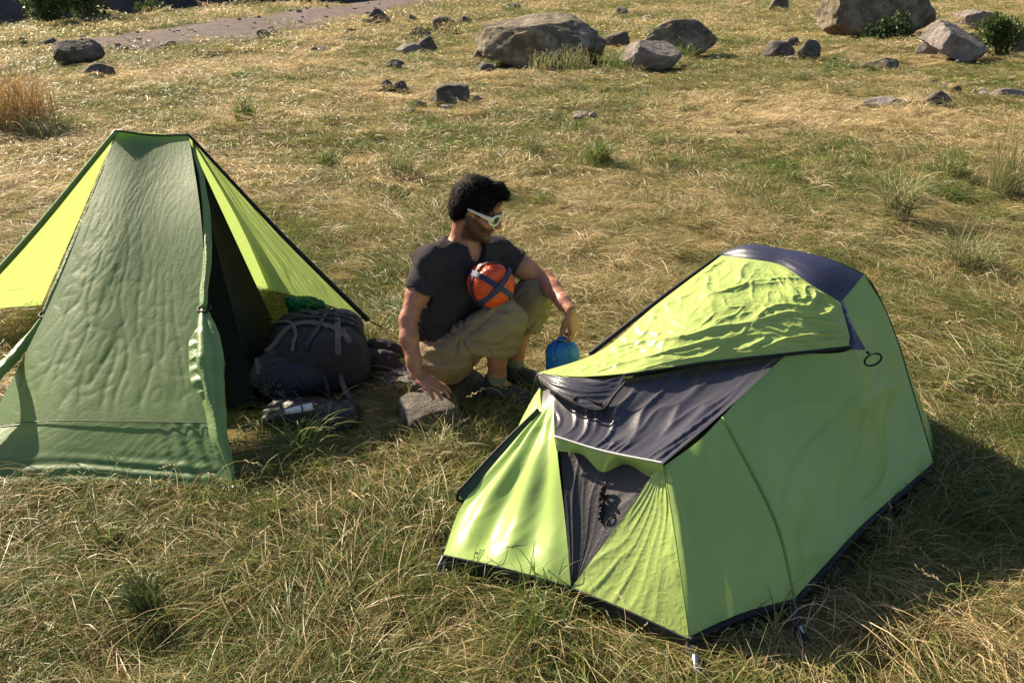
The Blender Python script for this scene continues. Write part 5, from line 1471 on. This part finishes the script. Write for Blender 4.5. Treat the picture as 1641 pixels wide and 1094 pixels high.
jk = Field((-.66, 3.25, -.03), (-.25, 3.75, .14), .005)
jk.ell(v3(-.50, 3.46, .02), (.13, .09, .045), rotz(-.3), .03); jk.ell(v3(-.42, 3.42, .02), (.08, .07, .04), rotz(.4), .03)
jk.noise(.012, 14, 3, .04); jk.noise(-.008, 28, 6, .03, True); jk.plane(v3(0, 0, .0), (0, 0, -1))
V, Qd = jk.mesh(); V = relax(V, Qd, 1, .4)
jacket = mesh('jacket', V, Qd, JACK); tag(jacket, 'crumpled dark grey jacket on the grass behind the man\'s right arm', 'jacket')
ribbon('zip', catmull([v3(-.58, 3.44, .066), v3(-.5, 3.42, .072), v3(-.42, 3.40, .062)], 12), .010, (0, -.3, 1), TAUPE, jacket, .003)

gb = Field((-1.3, 3.62, -.03), (-.7, 4.1, .42), .005)
gb.ell(v3(-1.0, 3.84, .17), (.085, .06, .10), None, .03); gb.chain([v3(-1.03, 3.82, .23), v3(-1.055, 3.80, .275)], [.035, .022], .02); gb.chain([v3(-.97, 3.82, .22), v3(-.93, 3.81, .24)], [.04, .02], .02)
gb.ell(v3(-1.0, 3.86, .06), (.10, .08, .09), None, .03)
gb.noise(.014, 15, 5, .04); gb.noise(-.012, 26, 2, .03, True)
V, Qd = gb.mesh(); tag(mesh('plastic_bag', V, Qd, GREENP), 'crumpled bright green plastic bag behind the backpack in the tent', 'bag')

bb = empty('shoulder_bag', (-.82, 3.08, 0), 'flat black bag on the grass in front of the backpack', 'bag')
b = Field((-1.15, 2.88, -.03), (-.5, 3.3, .16), .005)
b.box(v3(-.82, 3.07, .045), (.19, .085, .05), rotz(-.08), .04, .02); b.ell(v3(-.74, 3.04, .05), (.11, .07, .06), None, .03)
b.noise(.012, 11, 7, .04); b.noise(-.008, 24, 9, .03, True); b.plane(v3(0, 0, .0), (0, 0, -1))
V, Qd = b.mesh(); V = relax(V, Qd, 1, .4); mesh('bag_body', V, Qd, BLKN, bb)
ribbon('bag_strap', catmull([v3(-.99, 3.0, .075), v3(-.92, 3.0, .108), v3(-.86, 3.03, .116), v3(-.80, 3.05, .118)], 18), .022, (0, -.5, 1), TAUPE, bb, .004)
ta = np.array((-0.897, 2.965, 0.125)); tb_ = np.array((-0.800, 3.011, 0.125))
wt = empty('paper_roll', tuple((ta + tb_) / 2 - v3(0, 0, .015)), 'small white paper roll lying on the flat black bag', 'paper roll')
tube('rolled_sheet', [ta, ta * .7 + tb_ * .3, tb_], [.011, .014, .015], PAPER, wt, 14, samples=8)
tube('printed_band', [ta * .42 + tb_ * .58, ta * .36 + tb_ * .64], .0155, BLUEW, wt, 14)

# ================================================================== PLANTS ONE CAN TELL APART
def tuft_mat(name, stops, trans=.35):
    m, n, out = M(name)
    L = n.links.new
    bc = nd(n, 'ShaderNodeAttribute', attribute_name='bc')
    cr = ramp(n, stops, bc.outputs['Fac'])
    df = nd(n, 'ShaderNodeBsdfPrincipled', i_Roughness=.5); df.inputs['Specular IOR Level'].default_value = .3
    tr = nd(n, 'ShaderNodeBsdfTranslucent'); mx = nd(n, 'ShaderNodeMixShader'); mx.inputs[0].default_value = trans
    L(cr.outputs[0], df.inputs['Base Color']); L(cr.outputs[0], tr.inputs[0])
    L(df.outputs[0], mx.inputs[1]); L(tr.outputs[0], mx.inputs[2]); L(mx.outputs[0], out.inputs[0])
    return m
T_GREEN = tuft_mat('green_tussock', [(0, (.30, .27, .11)), (.25, (.17, .21, .06)), (1, (.085, .15, .03))])
T_OLIVE = tuft_mat('grey_green_tussock', [(0, (.38, .32, .18)), (.4, (.22, .235, .10)), (1, (.13, .17, .06))])
T_STRAW = tuft_mat('straw_tussock', [(0, (.50, .36, .17)), (.5, (.36, .23, .095)), (1, (.25, .16, .06))])
T_DARK = tuft_mat('deep_green_tussock', [(0, (.12, .14, .04)), (1, (.035, .075, .016))])

def tuft(name, x, y, n, spread, length, width, height, mat, label, seed, flow=0, ds=2.5, lie=.12, cat='grass tuft', head=0, group='grass tufts standing out of the meadow'):
    r = np.random.default_rng(seed)
    V, Fc, B = blades(r, n, spread, length, width, height, lie, ds, flow, 6, head)
    V = V + [x, y, float(ht(x, y)) - .005]
    o = mesh(name, V, Fc, mat, None, True, None, {'bc': B})
    o.location.z += 0
    return tag(o, label, cat, group)
TUFTS = [
    ((-1.04, 1.93), 150, .03, .16, .005, .20, T_DARK, 'dark green bent grass tuft near the bottom left corner', 2.6, .5),
    ((-1.34, 2.27), 110, .05, .20, .0045, .17, T_GREEN, 'green grass tuft just below the pyramid tent\'s lower hem', 0, 2.5),
    ((-.80, 2.84), 120, .07, .24, .005, .24, T_GREEN, 'bright green grass tuft in front of the flat black bag', 0, 2.5),
    ((-.28, 2.86), 110, .07, .20, .0045, .18, T_OLIVE, 'shaded grass tuft in front of the hand stone', 0, 2.5),
    ((2.80, 6.05), 260, .09, .42, .007, .48, T_OLIVE, 'spiky grey-green tuft right of the hoop tent\'s crest, middle distance', 0, 2.5),
    ((2.78, 4.96), 220, .12, .34, .006, .36, T_OLIVE, 'spreading grass tuft beside the hoop tent\'s right shoulder', 0, 2.5),
    ((-3.12, 10.2), 170, .12, .22, .010, .38, T_GREEN, 'small upright green tuft above the pyramid tent', 0, 2.5),
    ((3.95, 6.75), 240, .12, .34, .006, .62, T_OLIVE, 'tall grass tuft with pale stalks at the right edge', 0, 2.5),
    ((3.75, 7.25), 200, .14, .30, .007, .42, T_GREEN, 'green tuft just left of the tall tuft at the right edge', 0, 2.5),
    ((.81, 7.9), 200, .10, .22, .009, .34, T_GREEN, 'green tuft in the field right of the man\'s head', 0, 2.5),
    ((.22, 8.3), 120, .08, .18, .009, .28, T_OLIVE, 'thin tuft in the field just above the man\'s head', 0, 2.5),
    ((-.98, 7.4), 200, .12, .26, .008, .36, T_OLIVE, 'pale grass tuft in the field left of the man\'s head', 0, 2.5),
    ((-1.7, 7.9), 130, .09, .22, .009, .26, T_GREEN, 'small green tuft in the field right of the pyramid tent\'s peak', 0, 2.5),
]
for i, ((x, y), n_, sp, ln, w_, h_, mt, lb, fl, ds) in enumerate(TUFTS):
    tuft('grass_tuft', x, y, n_, sp, ln, w_, h_, mt, lb, 300 + i, fl, ds, lie=.32 if i == 0 else .12)
tuft('grass_tuft', 4.0, 6.8, 60, .2, .3, .004, .95, T_STRAW, 'tall pale straw stalks rising behind the tuft at the right edge', 330, head=.8)
tuft('dry_shrub', -5.55, 9.7, 700, .42, .55, .009, .85, T_STRAW, 'big rust-coloured clump of dry grass at the left edge', 340, cat='dry clump', group=None)
tuft('dry_shrub', -5.0, 9.3, 260, .25, .35, .008, .35, T_OLIVE, 'low olive clump at the foot of the rust-coloured dry grass', 341, cat='dry clump', group=None)

def leaf_mat(name, a, b):
    return tuft_mat(name, [(0, b), (1, a)], .3)
LEAF = leaf_mat('bush_leaf', (.05, .085, .022), (.10, .14, .04))
LEAF2 = leaf_mat('dark_bush_leaf', (.028, .05, .018), (.06, .085, .03))
BARK = plain('bark', (.10, .075, .05), .9)
def bush(x, y, w, h, n, ls, mat, label, seed, zb=None):
    r = np.random.default_rng(seed)
    z0 = float(ht(x, y)) if zb is None else zb
    root = empty('bush', (x, y, z0), label, 'bush', 'bushes at the edge of the meadow')
    cl = []
    for k in range(9):
        a = r.uniform(0, 2*pi); d = sqrt(r.random()) * .55
        cl.append((np.array([x + w * .5 * d * cos(a), y + w * .5 * d * sin(a), z0 + h * r.uniform(.25, .78)]), w * r.uniform(.16, .27)))
    V = []; Fc = []; B = []
    for k in range(n):
        c, rad = cl[r.integers(len(cl))]
        d = r.normal(size=3); d /= np.linalg.norm(d)
        p = c + d * rad * r.uniform(.55, 1.12) * np.array([1, 1, .9])
        if p[2] < z0 + .02: p[2] = z0 + .02 + r.random() * .1
        t = unit(d + r.normal(0, .8, 3)); s = unit(np.cross(t, r.normal(size=3)))
        L_ = ls * r.uniform(.6, 1.3); W_ = L_ * .34
        i = len(V)
        V += [p, p + t * L_ * .5 + s * W_, p + t * L_, p + t * L_ * .5 - s * W_]; B += [r.random()] * 4
        Fc.append((i, i+1, i+2, i+3))
    mesh('crown', np.array(V), Fc, mat, root, False, None, {'bc': np.array(B)})
    TV = []; TF = []
    for c, rad in cl[:6]:
        base = np.array([x, y, z0 - .05]); P = catmull([base, base * .5 + c * .5 + [0, 0, .05 * h], c], 6)
        for j in range(6):
            rr_ = .035 * h * (1 - .7 * j / 5)
            for q in range(6): TV.append(P[j] + rr_ * np.array([cos(q * pi / 3), sin(q * pi / 3), 0]))
        o_ = len(TV) - 36
        TF += [(o_ + j*6+q, o_ + j*6+(q+1) % 6, o_ + (j+1)*6+(q+1) % 6, o_ + (j+1)*6+q) for j in range(5) for q in range(6)]
    mesh('trunk', np.array(TV), TF, BARK, root)
    return root
bush(-14.9, 29.0, 2.4, 2.6, 2600, .14, LEAF, 'tall green bush at the top left before the dark slope', 501)
bush(-13.9, 30.0, 2.0, 1.9, 2000, .14, LEAF, 'wide green bush right of the tallest one at the top left', 502)
bush(-13.4, 34.0, 2.0, 1.2, 1600, .16, LEAF2, 'low dark bush farther back beside the wide green bush at the top left', 503)
bush(-12.9, 37.5, 1.7, 1.4, 1500, .16, LEAF, 'small bush at the top edge left of the track', 504)
bush(-11.9, 38.5, 1.3, 1.6, 1200, .16, LEAF2, 'narrow dark bush at the top edge nearest the track', 505)
bush(9.55, 17.6, .95, .85, 2600, .07, LEAF, 'leafy green bush between the tilted slab and the right photo edge', 506)
bush(8.5, 20.6, 1.3, .5, 1500, .08, LEAF2, 'low dark bush under the overhang of the huge boulder', 507)
# rough weeds along the foot of the long boulder
for i, (x, y, n_, h_, mt, lb) in enumerate([(.55, 15.45, 140, .42, T_OLIVE, 'weeds against the middle of the long boulder'), (1.1, 15.35, 160, .50, T_OLIVE, 'tall weeds against the right half of the long boulder'),
        (1.75, 15.3, 160, .46, T_GREEN, 'weeds between the long boulder and the purplish wedge rock'), (3.2, 16.9, 120, .36, T_GREEN, 'green weeds at the foot of the broad brown-grey boulder'), (-1.55, 13.1, 70, .16, T_GREEN, 'short green weeds at the foot of the squarish grey stone')]):
    tuft('weeds', x, y, n_, .28, .2, .012, h_, mt, lb, 360 + i, cat='weeds', head=.3, group='weeds at the feet of the boulders')
